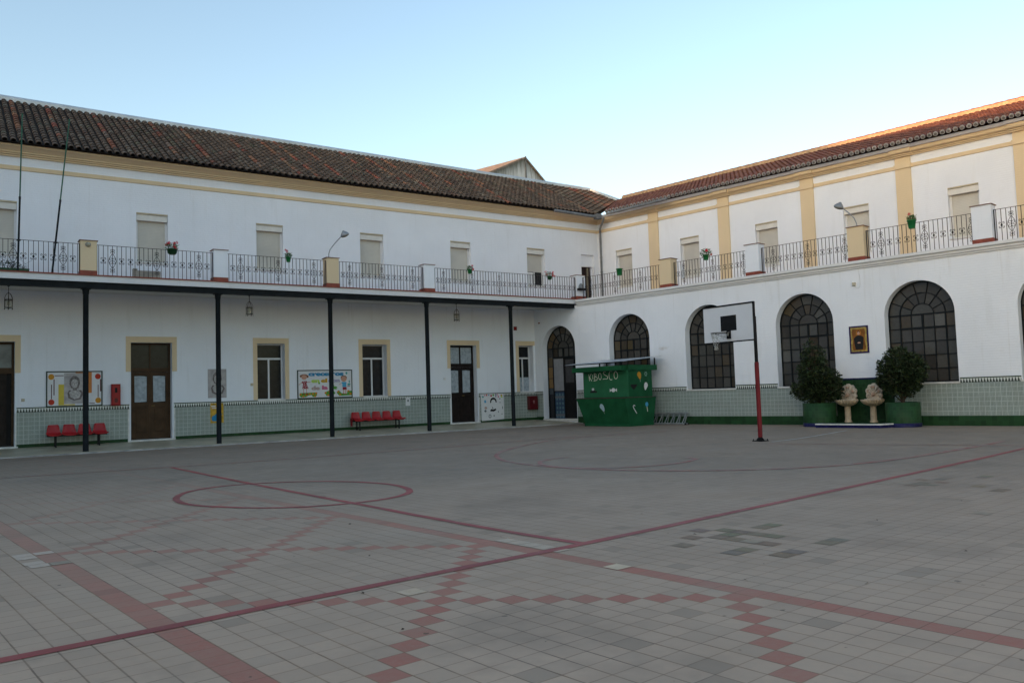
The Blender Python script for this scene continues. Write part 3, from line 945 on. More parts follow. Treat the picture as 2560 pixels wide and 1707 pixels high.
for k, x in enumerate(COLX):
    if k == len(COLX) - 1: break
    PX.append((x - 0.17, x + 0.27))
    pier(LW, x - 0.17, x + 0.27, -2.50, -2.12, k % 2 == 1)
PX.append((22.10, 22.56))
pier(LW, 22.10, 22.56, -2.50, -2.10, False)
for (p, q) in zip(PX, PX[1:]):
    railing(LW, p[1], q[0], -2.40)

# roof
def tile_roof(parent, name, m, xs, ylo, yhi, y0, z0, tn, pal, spacing, r=0.088, expo=0.34, endcap=None):
    """columns of half-round clay tiles; eave line y0,z0, slope tn = dz/dy"""
    mb = MB()
    cs = 1 / sqrt(1 + tn * tn); sn = tn * cs
    cap = MB()
    for x in xs:
        a, b = ylo(x), yhi(x)
        if b - a < 0.1: continue
        s0 = (a - y0) / cs; s1 = (b - y0) / cs
        def P(xx, s, h):   # s along slope, h normal to it
            return (xx, y0 + s * cs - h * sn, z0 + s * sn + h * cs)
        # channel between covers
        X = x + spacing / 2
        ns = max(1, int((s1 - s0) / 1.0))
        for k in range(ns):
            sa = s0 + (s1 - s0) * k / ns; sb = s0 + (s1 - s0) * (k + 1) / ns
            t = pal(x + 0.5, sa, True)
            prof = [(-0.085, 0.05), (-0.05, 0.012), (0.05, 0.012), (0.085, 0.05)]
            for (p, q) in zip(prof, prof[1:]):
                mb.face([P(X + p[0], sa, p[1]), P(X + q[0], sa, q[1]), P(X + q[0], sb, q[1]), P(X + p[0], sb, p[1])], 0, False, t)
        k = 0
        s = s0
        jx = random.uniform(-0.008, 0.008)
        while s < s1 - 0.03:
            e = min(s + expo + 0.05, s1)
            t = pal(x, s, False)
            jx2 = jx + random.uniform(-0.006, 0.006)
            lift = random.uniform(0, 0.008)
            V = []
            N = 6
            for (ss, rr, hh) in ((s, r, 0.040 + lift), (e, r * 0.84, 0.022)):
                for i in range(N + 1):
                    an = pi * i / N
                    V.append(P(x + jx2 + rr * cos(an), ss, hh + rr * 0.85 * sin(an)))
            F = [(i, i + 1, N + 2 + i, N + 1 + i) for i in range(N)]
            mb.faces(V, [tuple(reversed(f)) for f in F], 0, True, t)
            # lip thickness at the lower end
            V2 = []
            for rr in (r, r * 0.80):
                for i in range(N + 1):
                    an = pi * i / N
                    V2.append(P(x + jx2 + rr * cos(an), s - 0.001, 0.040 + lift + rr * 0.85 * sin(an)))
            mb.faces(V2, [(i, N + 1 + i, N + 2 + i, i + 1) for i in range(N)], 0, False, tuple(q * 0.8 for q in t))
            if k == 0 and endcap is not None and abs(a - y0) < 0.01:
                jh = random.uniform(-.08, .08)
                c = [P(x + jx2 + r * 0.97 * cos(2 * pi * i / 16), s - 0.02, 0.035 + r * 0.97 * sin(2 * pi * i / 16)) for i in range(16)]
                cap.face(c)
                c2 = [P(x + jx2 + r * 0.97 * cos(2 * pi * i / 16), s + 0.03, 0.035 + r * 0.97 * sin(2 * pi * i / 16)) for i in range(16)]
                for i in range(16):
                    j = (i + 1) % 16
                    cap.face([c[j], c[i], c2[i], c2[j]])
                h = [P(x + jx2 + r * (0.62 + jh) * cos(2 * pi * i / 12), s - 0.024, 0.022 + r * 0.58 * sin(2 * pi * i / 12)) for i in range(12)]
                cap.face(h, 1)
            s += expo
            k += 1
    o = mb.build(name, m, parent)
    if endcap is not None:
        cap.build("eave_tile_end", endcap, o)
    return o

STRIPES = [(1.0, 0, 9), (1.9, 1.5, 9), (3.05, 0.6, 9), (4.6, 0.5, 7), (6.65, 0.0, 2.6), (6.6, 3.6, 7), (7.65, 0.3, 6.5), (9.45, 0.4, 7), (10.8, 0.2, 7), (11.6, 0, 7),
           (12.75, 0.6, 7), (14.55, 0.6, 6.6), (15.7, 0.2, 6), (16.6, 0.2, 7), (18.3, 2, 6), (20.2, 0, 7), (20.6, 3, 5), (23.5, 0.4, 7), (24.8, 0.3, 6), (26.6, 0, 3), (27.0, 0, 6), (27.4, 1, 6), (27.8, 0, 6), (28.2, 0, 6), (28.6, 0, 6), (27.6, 0.8, 5)]
SPAC = 0.225
_c = {}
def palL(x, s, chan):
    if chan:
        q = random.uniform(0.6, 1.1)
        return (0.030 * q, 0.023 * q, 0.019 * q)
    for (sx, a, b) in STRIPES:
        if abs(x - sx) < SPAC * 0.5 and a <= s <= b and random.random() < 0.93:
            q = random.uniform(0.7, 1.25)
            return random.choice([(0.27 * q, 0.105 * q, 0.062 * q), (0.28 * q, 0.135 * q, 0.075 * q), (0.22 * q, 0.14 * q, 0.09 * q), (0.26 * q, 0.085 * q, 0.055 * q), (0.17 * q, 0.12 * q, 0.09 * q)])
    t = random.random()
    q = random.uniform(0.68, 1.28)
    if t < 0.62: c = (0.128, 0.088, 0.062)
    elif t < 0.88: c = (0.140, 0.104, 0.076)
    elif t < 0.92: c = (0.175, 0.145, 0.108)
    elif t < 0.965: c = (0.140, 0.080, 0.055)
    else: c = (0.110, 0.095, 0.062)
    return tuple(v * q for v in c)
TNL, TNR = 0.543, 0.372
ELy, ELz = -0.55, 9.545
ridgeY = lambda x: (34.70 - 0.036 * (x - 1.0)) - YW
def yloL(x):
    v = 10.02 + 0.7587 * x - YW
    return ELy if x < 25.0 else v
def yhiL(x):
    if x <= 28.7: return ridgeY(x)
    return 33.7 - 3.0 * (x - 28.7) - YW
xs = []
x = -6.0
while x < 29.4:
    xs.append(x); x += SPAC
roofL = tile_roof(LW, "roof", M_TILEL, xs, yloL, yhiL, ELy, ELz, TNL, palL, SPAC)
mb = MB()   # decking under the tiles and the rear slope
zr = lambda y: ELz + TNL * (y - ELy)
mb.faces([(-6.1, ELy, ELz - 0.015), (25.0, ELy, ELz - 0.015), (28.9, 2.4, zr(2.4) - 0.015), (28.7, 4.15, zr(4.15) - 0.015), (-6.1, ridgeY(-6.1), zr(ridgeY(-6.1)) - 0.015)], [(0, 1, 2, 3, 4)])
mb.faces([(-6.1, ridgeY(-6.1), zr(ridgeY(-6.1))), (28.7, 4.15, zr(4.15)), (29, 9.6, 9.5), (-6.1, 9.9, 9.5)], [(0, 1, 2, 3)])
mb.build("roof_deck", mat("roof_underlay", (0.05, 0.035, 0.028), 0.9), LW)
# zinc flashing along the ridge and down the hip
mb = MB()
pth = [(-6.1, ridgeY(-6.1)), (5, ridgeY(5)), (12, ridgeY(12)), (20, ridgeY(20)), (28.7, 33.7 - YW), (29.32, 31.75 - YW), (30.1, 31.2 - YW)]
zt_ = [zr(p[1]) for p in pth]
zt_[-1] = zt_[-2] - 0.30
prf = [(-0.02, 0.0), (-0.03, 0.16), (0.05, 0.24), (0.20, 0.27), (0.35, 0.22), (0.36, -0.1)]
ring = []
for (p, z) in zip(pth, zt_):
    ring.append([(p[0] + (q[0] if p[0] > 29 else 0), p[1] + (q[0] if p[0] <= 29 else q[0] * 0.5), z + q[1]) for q in prf])
# subdivide into sheets with slight offsets
rr2 = []
for a, b in zip(ring, ring[1:]):
    n = max(1, int(abs(b[0][0] - a[0][0]) / 2.6))
    for k in range(n):
        t0, t1 = k / n, (k + 1) / n
        dz = random.uniform(-0.008, 0.008)
        A = [tuple(u + (v - u) * t0 for u, v in zip(p, q)) for p, q in zip(a, b)]
        B = [tuple(u + (v - u) * t1 for u, v in zip(p, q)) for p, q in zip(a, b)]
        for i in range(len(prf) - 1):
            f4 = [A[i], B[i], B[i + 1], A[i + 1]]
            mb.face([(p[0], p[1], p[2] + dz) for p in f4], 0, False)
mb.build("ridge_flashing", M_ZINC, LW)

# gutters and drainpipe at the inner corner
mb = MB()
def gut(p, q, r=0.065):
    P, Q = Vector(p), Vector(q)
    mb.tube([P, Q], r, 10)
gut((22.5, -0.63, 9.50), (24.92, -0.66, 9.43))
mb.box(24.86, 25.14, -0.80, -0.55, 9.33, 9.56)
mb.build("gutter", M_PIPE, LW)

# ------------------------------------------------------------------ RIGHT WING
RAD = 1.015
ARU = [24.645, 20.955, 17.255, 13.585, 9.925, 6.255, 2.585]      # arch centres (u)
SPR, SILL = 3.36, 1.29
DOORU, DOORR = 28.50, 0.965
holes = [(-u - RAD, -u + RAD, SILL, SPR, 1) for u in ARU] + [(-DOORU - DOORR, -DOORU + DOORR, 0.12, 3.25, 1)]
mb = MB()
a_c = -29.95
wall(mb, a_c, 10, -0.05, 5.0, holes, 0.33)
mb.build("lower_wall", M_WALL, RW)
mb = MB()
UWR = [(28.85, 27.91), (25.26, 24.31), (21.65, 20.68), (18.03, 17.08), (14.41, 13.45)]
UWR = [(-(a - 0.618), -(b - 0.618)) for a, b in UWR] + [(-(10.79 - 0.618), -(9.83 - 0.618)), (-(7.17 - 0.618), -(6.21 - 0.618))]
wall(mb, -29.33, 10, 5.0, 9.60, [(a, b, 6.08, 7.83) for a, b in UWR], 0.30, d=3.85)
mb.build("upper_wall", M_WALL2, RW)
mb = MB(); mb.box(-31, 10, 12.4, 12.6, 0, 9.5); mb.box(10, 10.2, 0, 12.6, 0, 5.0); mb.box(10, 10.2, 3.85, 12.6, 5.0, 9.5); mb.build("rear_wall", M_WALL, RW)
for a, b in UWR:
    upwin(RW, a, b, 3.85, 6.08, z0=6.08)
mb = MB(); mb.box(-29.4, 10, 0.0, 3.85, 5.15, 5.2); mb.build("terrace_floor", M_REDTILE, RW)

def arched_window(parent, c, R, sill, spr, door=False):
    yb, yf = 0.33, 0.29
    f = MB()
    r2, r3 = R * 0.65, R * 0.325
    base = 0.20 if door else sill
    cols = [-R, -r2, -r2 / 2, 0, r2 / 2, r2, R]
    rows = [sill + (spr - sill) * k / 5 for k in range(6)]
    def bb(p, q, wd): f.bar((c + p[0], p[1]), (c + q[0], q[1]), wd, yf, yb)
    def arc(r, wd, n=20):
        for k in range(n):
            a, b = pi * k / n, pi * (k + 1) / n
            p0 = (c + (r - wd / 2) * cos(a), spr + (r - wd / 2) * sin(a)); p1 = (c + (r + wd / 2) * cos(a), spr + (r + wd / 2) * sin(a))
            q0 = (c + (r - wd / 2) * cos(b), spr + (r - wd / 2) * sin(b)); q1 = (c + (r + wd / 2) * cos(b), spr + (r + wd / 2) * sin(b))
            f.prism([p0, p1, q1, q0], yf, yb)
    arc(R - 0.02, 0.04, 28); arc(r2, 0.030); arc(r3, 0.024, 14)
    for k in range(1, 7):
        a = pi * k / 7
        f.bar((c + r3 * cos(a), spr + r3 * sin(a)), (c + (R - 0.04) * cos(a), spr + (R - 0.04) * sin(a)), 0.020 if k % 2 else 0.026, yf + 0.002, yb)
    zb = rows[4] if door else sill
    bb((-R, spr), (R, spr), 0.045)
    for k, x in enumerate(cols):
        wd = 0.04 if k in (0, 6) else (0.04 if k in (1, 5) else 0.022)
        xo = x + (0.02 if k == 0 else (-0.02 if k == 6 else 0))
        lo = base if k in (0, 1, 5, 6) else zb
        if not door or k != 3:
            f.box(c + xo - wd / 2, c + xo + wd / 2, yf - (0.003 if k in (1, 5) else 0.001), yb, lo, spr)
        else:
            f.box(c - 0.04, c + 0.04, yf - 0.004, yb, lo, spr)
    if not door:
        f.box(c - 0.03, c + 0.03, yf - 0.005, yb, rows[4], rows[5])
        for k, z in enumerate(rows[:5]):
            if k == 4:
                f.box(c - r2, c + r2, yf - 0.006, yb, z - 0.028, z + 0.028)
                f.box(c - R, c + R, yf - 0.002, yb, z - 0.014, z + 0.014)
            else:
                wd = 0.045 if k == 0 else 0.024
                f.box(c - R, c + R, yf - 0.002, yb, z - (0 if k == 0 else wd / 2), z + (wd if k == 0 else wd / 2))
    else:
        f.box(c - r2, c + r2, yf - 0.006, yb, rows[4] - 0.05, rows[4] + 0.03)
        for z in (2.45, 1.95, 1.52):
            f.box(c - R, c - r2, yf - 0.002, yb, z - 0.012, z + 0.012)
            f.box(c + r2, c + R, yf - 0.002, yb, z - 0.012, z + 0.012)
    wf = f.build("door" if door else "arched_window", M_STEEL, parent)
    g = MB()
    yp = yb - 0.008
    def tone():
        t = random.random()
        q = random.uniform(0.75, 1.25)
        if t < 0.50: b_ = (0.055, 0.052, 0.048)
        elif t < 0.72: b_ = (0.069, 0.068, 0.063)
        elif t < 0.88: b_ = (0.063, 0.051, 0.037)
        elif t < 0.95: b_ = (0.096, 0.096, 0.090)
        else: b_ = (0.078, 0.060, 0.033)
        return tuple(v * q for v in b_)
    def cell(x0, x1, z0, z1, t=None):
        ty = random.uniform(-0.006, 0.006)
        tz = random.uniform(-0.006, 0.006)
        g.face([(c + x0, yp + ty, z0), (c + x1, yp - ty, z0), (c + x1, yp - ty + tz, z1), (c + x0, yp + ty + tz, z1)], 0, False, t or tone())
    if not door:
        for i in range(6):
            for j in range(5):
                cell(cols[i], cols[i + 1], rows[j], rows[j + 1])
    else:
        for j in range(4, 5):
            for i in range(6): cell(cols[i], cols[i + 1], rows[j], rows[j + 1])
        och = [(0.20, 0.115, 0.04), (0.15, 0.09, 0.035), (0.09, 0.065, 0.035)]
        zs = [0.2, 1.25, 1.52, 1.95, 2.45, rows[4]]
        for i, (a, b) in enumerate(zip(zs, zs[1:])):
            cell(-R, -r2, a, b, [(0.01, 0.01, 0.012), (0.05, 0.06, 0.07), och[0], och[0], och[2]][i])
            cell(r2, R, a, b, (0.012, 0.013, 0.015))
    for (ra, rb) in ((r2, R - 0.01), (r3, r2)):
        for k in range(7):
            t = tone() if not (door and ra == r2 and k > 4) else (0.10, 0.065, 0.03)
            m = 4
            a0_, a1_ = pi * k / 7, pi * (k + 1) / 7
            out = [(c + rb * cos(a0_ + (a1_ - a0_) * i / m), yp, spr + rb * sin(a0_ + (a1_ - a0_) * i / m)) for i in range(m + 1)]
            inn = [(c + ra * cos(a1_ - (a1_ - a0_) * i / m), yp, spr + ra * sin(a1_ - (a1_ - a0_) * i / m)) for i in range(m + 1)]
            g.face(out + inn, 0, False, t)
    g.face([(c + r3 * cos(pi * i / 10), yp, spr + r3 * sin(pi * i / 10)) for i in range(11)], 0, False, tone())
    g.build("pane", M_PANE, wf)
    if not door:
        s_ = MB(); s_.box(c - R - 0.03, c + R + 0.03, -0.045, 0.30, sill - 0.05, sill - 0.004 + 0.004)
        s_.build("sill", M_MARB, wf)
    else:
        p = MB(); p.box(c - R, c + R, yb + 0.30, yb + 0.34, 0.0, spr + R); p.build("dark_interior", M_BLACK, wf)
        # left leaf: pale panel above blue glazed tiles seen inside, right leaf dark and ajar
        p = MB(); p.box(c - r2 + 0.025, c - 0.03, yb - 0.02, yb, 1.40, rows[4] - 0.05); p.build("pale_panel", mat("pale_grey_panel", (0.24, 0.245, 0.26), 0.5, 0.1), wf)
        p = MB(); p.box(c - r2 + 0.03, c - 0.02, yb - 0.005, yb + 0.02, 0.2, 1.385)
        p.build("blue_tile_panel", M_BLUET, wf)
        p = MB(); p.box(c - r2 + 0.025, c - 0.02, yb - 0.03, yb + 0.01, 1.36, 1.40); p.box(c - 0.03, c + 0.045, yb - 0.03, yb, 0.2, 2.90)
        p.box(c + 0.045, c + r2 - 0.025, yb - 0.012, yb + 0.02, 0.2, rows[4] - 0.05); p.build("door_leaf", M_BLACK, wf)
        p = MB(); p.face([(c + 0.09, yb - 0.016, 1.75), (c + r2 - 0.06, yb - 0.016, 1.75), (c + r2 - 0.06, yb - 0.016, rows[4] - 0.12), (c + 0.09, yb - 0.016, rows[4] - 0.12)])
        p.build("door_pane", mat("dim_glass", (0.045, 0.043, 0.046), 0.2), wf)
    return wf

def bluet():
    s = NT("blue_glazed_tile")
    v, x, y, z = s.obj()
    fx = s.M('ABSOLUTE', s.M('SUBTRACT', s.M('FRACT', s.M('DIVIDE', x, 0.17)), 0.5))
    fz = s.M('ABSOLUTE', s.M('SUBTRACT', s.M('FRACT', s.M('DIVIDE', z, 0.19)), 0.5))
    r = s.M('SQRT', s.M('ADD', s.M('MULTIPLY', fx, fx), s.M('MULTIPLY', fz, fz)))
    a = s.mix(s.ramp(r, 0.15, 0.45), (0.10, 0.19, 0.22), (0.025, 0.055, 0.11))
    bandz = s.M('LESS_THAN', s.M('FRACT', s.M('DIVIDE', s.M('SUBTRACT', z, 0.30), 0.78)), 0.13)
    s.col(s.mix(bandz, a, (0.12, 0.13, 0.15)))
    s.rough(0.3)
    return s.m
M_BLUET = bluet()
random.seed(21)
for u in ARU:
    arched_window(RW, -u, RAD, SILL, SPR)
arched_window(RW, -DOORU, DOORR, 1.29, 3.25, door=True)
mb = MB(); mb.box(-DOORU - DOORR - 0.05, -DOORU + DOORR + 0.05, -0.03, 0.33, 0.12, 0.20); mb.build("doorstep", M_MARB, RW)

# dado of the right wing; the green panel behind the fountains interrupts it
cuts = [(-29.95, -DOORU - DOORR - 0.04), (-DOORU + DOORR + 0.04, -16.25), (-14.43, 10)]
ts = []
edges = sorted([(-u - RAD, -u + RAD) for u in ARU])
cur = -DOORU + DOORR + 0.04
for a, b in edges:
    ts.append((cur, a - 0.03)); cur = b + 0.03
ts.append((cur, 10))
ts2 = []
for a, b in ts:
    if a < -16.25 and b > -14.43:
        ts2 += [(a, -16.25), (-14.43, b)]
    elif a > -16.25 and a < -14.43 and b > -14.43: ts2.append((-14.43, b))
    elif b > -16.25 and a < -16.25: ts2.append((a, -16.25))
    elif a >= -16.25 and b <= -14.43: pass
    else: ts2.append((a, b))
dado(RW, cuts, [(-29.95, -DOORU - DOORR - 0.04)] + [t for t in ts2 if t[1] > t[0]], -0.03, 0.295)
mb = MB(); mb.box(-16.25, -14.43, -0.03, 0.008, -0.02, 1.44); gp = mb.build("green_tile_panel", M_GPANEL, RW)
mb = MB(); mb.box(-16.25, -14.43, -0.034, 0.008, 1.44, 1.49); mb.build("navy_tile_trim", M_NAVY, gp)

# mouldings under the terrace rail
mb = MB()
extrude(mb, [(0, 4.955), (-0.05, 4.965), (-0.055, 5.00), (-0.10, 5.03), (-0.105, 5.065), (-0.075, 5.075), (-0.08, 5.09), (-0.155, 5.115), (-0.16, 5.19), (-0.15, 5.205), (0.5, 5.21)], -27.30, 10)
mb.build("balcony_cornice", M_SLABW, RW)
PU = [22.90, 19.22, 15.56, 11.92, 8.25, 4.58, 0.9]
for k, u in enumerate(PU):
    pier(RW, -u, -u + 0.52, -0.14, 0.26, k % 2 == 0, 5.20)
prev = -27.02
for u in PU:
    railing(RW, prev, -u, 0.06, 5.21, 6.14, phase=1)
    prev = -u + 0.52

# pilasters, cornice with breaks, strings
PIL = [26.27, 22.69, 19.02, 15.44, 11.74, 8.12, 4.5]
for u in PIL:
    mb = MB()
    a0_, a1_ = -u, -u + 0.52
    mb.box(a0_, a1_, 3.79, 3.85, 5.2, 9.235)
    mb.box(a0_ - 0.03, a1_ + 0.03, 3.75, 3.85, 8.80, 8.955)
    mb.build("pilaster", M_CREAM, RW)
mb = MB()
cprof = [(d_ + 3.85, z) for d_, z in CORN[:-2]] + [(3.43, 9.44), (3.85, 9.44)]
cprof = [(3.85, 9.215), (3.78, 9.215), (3.78, 9.25), (3.80, 9.255), (3.73, 9.265), (3.73, 9.295), (3.755, 9.30), (3.66, 9.32), (3.63, 9.35), (3.62, 9.455), (3.85, 9.455)]
extrude(mb, cprof, miterR, 10)
for u in PIL:
    a0_, a1_ = -u - 0.05, -u + 0.57
    pr2 = [(d_ - 0.075 if d_ < 3.85 else 3.85, z - 0.003) for d_, z in cprof]
    extrude(mb, pr2, a0_ - 0.04, a1_ + 0.04)
mb.build("cornice", M_CREAM, RW)
mb = MB()
wp = [(3.85, 9.455), (3.53, 9.455), (3.48, 9.50), (3.44, 9.535), (3.85, 9.56)]
extrude(mb, wp, miterR, 10)
for u in PIL:
    extrude(mb, [(3.85, 9.458), (3.47, 9.458), (3.42, 9.50), (3.38, 9.53), (3.85, 9.555)], -u - 0.12, -u + 0.64)
mb.build("eave_plaster", M_WALL2, RW)
mb = MB(); extrude(mb, [(d_ + 3.85, z) for d_, z in STR], miterR, 10); mb.build("string_course", M_CREAM, RW)

def palR(x, s, chan):
    q = random.uniform(0.75, 1.2)
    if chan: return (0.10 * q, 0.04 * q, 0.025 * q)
    return random.choice([(0.25 * q, 0.100 * q, 0.065 * q), (0.23 * q, 0.085 * q, 0.060 * q), (0.28 * q, 0.120 * q, 0.075 * q), (0.20 * q, 0.080 * q, 0.060 * q)])
xsR = []
x = -28.2
while x < 10:
    xsR.append(x); x += 0.205
ERy, ERz = 3.28, 9.58
# limit on the far side by the valley with the left roof
def yhiR(a): return 8.0
def yloR(a): return ERy
valley0 = -28.33
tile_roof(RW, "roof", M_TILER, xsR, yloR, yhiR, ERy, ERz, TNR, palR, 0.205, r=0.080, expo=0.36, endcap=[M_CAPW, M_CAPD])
xsR2 = []
x = valley0 - 0.1
while x > -31.6:
    xsR2.append(x); x -= 0.205
tile_roof(RW, "roof", M_TILER, xsR2, lambda a: ERy + (valley0 - a) * 1.62, lambda a: 8.0, ERy, ERz, TNR, palR, 0.205, r=0.080, expo=0.36)
mb = MB()
zrr = lambda v: ERz + TNR * (v - ERy)
mb.faces([(-28.3, ERy, ERz - 0.012), (10, ERy, ERz - 0.012), (10, 8.0, zrr(8) - 0.012), (-31.2, 8.0, zrr(8) - 0.012)], [(0, 1, 2, 3)])
mb.faces([(-31.2, 8.0, zrr(8)), (10, 8.0, zrr(8)), (10, 12.7, 9.4), (-31.2, 12.7, 9.4)], [(0, 1, 2, 3)])
mb.build("roof_deck", mat("roof_underlay_red", (0.08, 0.04, 0.03), 0.9), RW)
mb = MB()
a = -30.9
while a < 10:
    q = random.uniform(0.8, 1.2)
    t = (0.33 * q, 0.12 * q, 0.06 * q)
    V = []
    for (aa, r_) in ((a, 0.105), (a + 0.42, 0.09)):
        for i in range(9):
            an = pi * i / 8
            V.append((aa, 8.02 - r_ * 1.2 * cos(an), zrr(8.0) + 0.13 + r_ * sin(an) * 1.1))
    mb.faces(V, [(i, 9 + i, 10 + i, i + 1) for i in range(8)], 0, True, t)
    a += 0.40
mb.build("ridge_tiles", M_TILER, RW)
mb = MB(); mb.box(-30.9, 10, 7.84, 8.18, zrr(7.84) - 0.02, zrr(8) + 0.15)
mb.build("ridge_mortar", mat("ridge_mortar", (0.46, 0.31, 0.19), 0.9, 0.3, scale=8, bump=0.01), RW)

mb = MB()
mb.tube([(-28.15, 3.20, 9.47), (-24.75, 3.16, 9.50)], 0.06, 10)
mb.build("gutter", M_PIPE, RW)
mb = MB()
mb.tube([(-28.42, 3.30, 9.36), (-28.45, 3.32, 9.28), (-29.02, 3.72, 8.95), (-29.05, 3.76, 8.85), (-29.05, 3.76, 5.2)], 0.048, 10)
for z in (8.8, 7.6, 6.9, 6.0):
    mb.tube([(-29.05, 3.76, z), (-29.05, 3.76, z + 0.05)], 0.058, 10)
mb.build("drainpipe", M_PIPE, RW)

# far gable beyond the left roof
mb = MB()
gx0, gx1, ga = 27.2, 39.4, 33.30
mb.prism([(gx0, 12), (gx1 - 2, 12), (gx1 - 2, 15.3), (ga, 17.72), (gx0, 14.9)], 0, 0.35)
GB = thing("gable_building", "weathered grey gable end rising behind the dark tiled roof", "building", T(33.3, 46, 0) @ RZ(radians(16)) @ T(-33.3, 0, 0))
def gable_mat():
    s = NT("stained_render")
    v, x, y, z = s.obj()
    st = s.comb(s.M('MULTIPLY', x, 3.0), y, s.M('MULTIPLY', z, 0.5))
    n = s.noise(1.6, 5, st)
    # lichen and run-off hanging from the coping: follows the two slopes
    top = s.M('SUBTRACT', 17.72, s.M('MULTIPLY', s.M('ABSOLUTE', s.M('SUBTRACT', x, 33.3)), 0.47))
    dp = s.M('SUBTRACT', top, z)
    k = s.M('MULTIPLY', s.ramp(s.M('ADD', dp, s.M('MULTIPLY', n, -1.7)), 0.1, -0.8), 0.85)
    s.col(s.mix(k, s.mix(s.ramp(n, 0.4, 0.7), (0.70, 0.68, 0.65), (0.55, 0.53, 0.50)), (0.13, 0.12, 0.085)))
    s.rough(0.95)
    s.bump(s.noise(8, 4, v), 0.02, 0.5)
    return s.m
mb.build("gable_wall", gable_mat(), GB)
mb = MB()
sl_ = (17.72 - 14.9) / (ga - gx0)
mb.prism([(gx0, 14.9), (ga, 17.72), (ga, 17.86), (gx0, 15.04)], -0.1, 6.5)
sr_ = (17.72 - 15.3) / (gx1 - 2 - ga)
mb.prism([(ga, 17.72), (gx1 - 2, 15.3), (gx1 - 2, 15.44), (ga, 17.86)], -0.1, 6.5)
mb.build("roof", mat("gable_roof_tile", (0.26, 0.20, 0.155), 0.9, 0.4, scale=3, bump=0.02), GB)
mb = MB(); mb.tube([(ga + 0.05, -0.05, 16.2), (ga + 0.05, -0.05, 17.9)], 0.05, 8); mb.build("vent_pipe", M_PIPE, GB)

# unseen wing added across the court, its height and ridge shaped to shade it
OB = thing("shading_wing", "unseen white wing added opposite the arched windows to shade the courtyard", "building", T(-14, 0, 0))
mb = MB()
mb.faces([(0, -16, 0), (0, 60, 0), (0, 60, 14.7), (0, 8, 14.7), (0, -16, 10.6), (-12, -16, 0), (-12, 60, 0), (-12, 60, 14.7), (-12, 8, 14.7), (-12, -16, 10.6)],
         [(0, 1, 2, 3, 4), (9, 8, 7, 6, 5), (0, 4, 9, 5), (1, 6, 7, 2)])
mb.build("wall", M_WALL, OB)
mb = MB()
RH, RL = 19.2, 13.6
mb.faces([(0.6, 60, 14.6), (0.6, 8, 14.6), (-6, 60, RH), (-6, 8, RH), (-12.6, 60, 14.6), (-12.6, 8, 14.6), (0.6, -16.5, 10.5), (-6, -16.5, RL), (-12.6, -16.5, 10.5)],
         [(0, 2, 3, 1), (2, 4, 5, 3), (1, 3, 7, 6), (3, 5, 8, 7), (0, 4, 2), (6, 7, 8)])
mb.build("roof", mat("shading_roof", (0.12, 0.07, 0.05), 0.9, 0.3), OB)

# ------------------------------------------------------------------ THINGS ON AND AROUND THE LEFT WING
random.seed(5)
# benches with bucket seats
def bench(name, label, x, n, mw):
    t = thing(name, label, "bench", mw, "red plastic bench rows in the arcade")
    P = 0.432
    W = n * P
    f = MB()
    f.box(0.03, W - 0.03, 0.14, 0.20, 0.375, 0.425)
    f.box(0.03, W - 0.03, 0.30, 0.34, 0.38, 0.42)
    for xx in (0.26, W - 0.26):
        f.box(xx - 0.02, xx + 0.02, 0.08, 0.40, 0.355, 0.376)
    f.build("frame", M_BLACK, t)
    for xx in (0.26, W - 0.26):
        for yy in (0.09, 0.37):
            l = MB()
            l.box(xx - 0.02, xx + 0.02, yy - 0.02, yy + 0.02, -0.02, 0.356)
            l.box(xx - 0.035, xx + 0.035, yy - 0.05, yy + 0.05, -0.03, -0.012)
            l.build("leg", M_BLACK, t)
    for k in range(n):
        s = MB()
        cx = (k + 0.5) * P
        # shell: section from the front lip up to the back rim, across the width
        sec = [(0.00, 0.405), (0.02, 0.432), (0.10, 0.428), (0.22, 0.418), (0.31, 0.425), (0.365, 0.455), (0.395, 0.52), (0.415, 0.62), (0.432, 0.71), (0.440, 0.735)]
        wid = [0.205, 0.212, 0.214, 0.213, 0.208, 0.198, 0.185, 0.170, 0.150, 0.128]
        M_ = 8
        V = []
        for off in (0.0, -0.012):
            for (yy, zz), ww in zip(sec, wid):
                for i in range(M_ + 1):
                    q = -1 + 2 * i / M_
                    cup = 0.035 * abs(q) ** 3
                    back = zz > 0.5
                    V.append((cx + ww * q, yy - (cup * 1.0 if back else 0) + (0.012 if (off and back) else 0), zz + (cup if not back else 0) + (off if not back else 0)))
        n_ = len(sec); m_ = M_ + 1
        F = []
        for o_ in (0, 1):
            for a in range(n_ - 1):
                for b in range(M_):
                    i0 = o_ * n_ * m_ + a * m_ + b
                    fc = (i0, i0 + 1, i0 + m_ + 1, i0 + m_)
                    F.append(fc if o_ == 0 else tuple(reversed(fc)))
        s.faces(V, F, 0, True)
        N0 = n_ * m_
        rim = [a * m_ for a in range(n_)]
        rim2 = [a * m_ + M_ for a in range(n_)]
        for rr_ in (rim, rim2):
            for a, b in zip(rr_, rr_[1:]):
                s.faces([V[a], V[b], V[N0 + b], V[N0 + a]], [(0, 1, 2, 3)], 0, False)
        for b in range(M_):
            s.faces([V[b], V[b + 1], V[N0 + b + 1], V[N0 + b]], [(0, 3, 2, 1)])
            u_ = (n_ - 1) * m_ + b
            s.faces([V[u_], V[u_ + 1], V[N0 + u_ + 1], V[N0 + u_]], [(0, 1, 2, 3)])
        s.build("seat", M_REDPL, t)
    return t
bench("bench_seat_row", "bench of four red moulded seats under the notice board with coloured discs", 0, 4, T(2.55, 28.86, 0.10))
bench("bench_seat_row", "bench of five red moulded seats right of the children's notice board", 0, 5, T(12.62, 28.86, 0.10))
rj = MB()
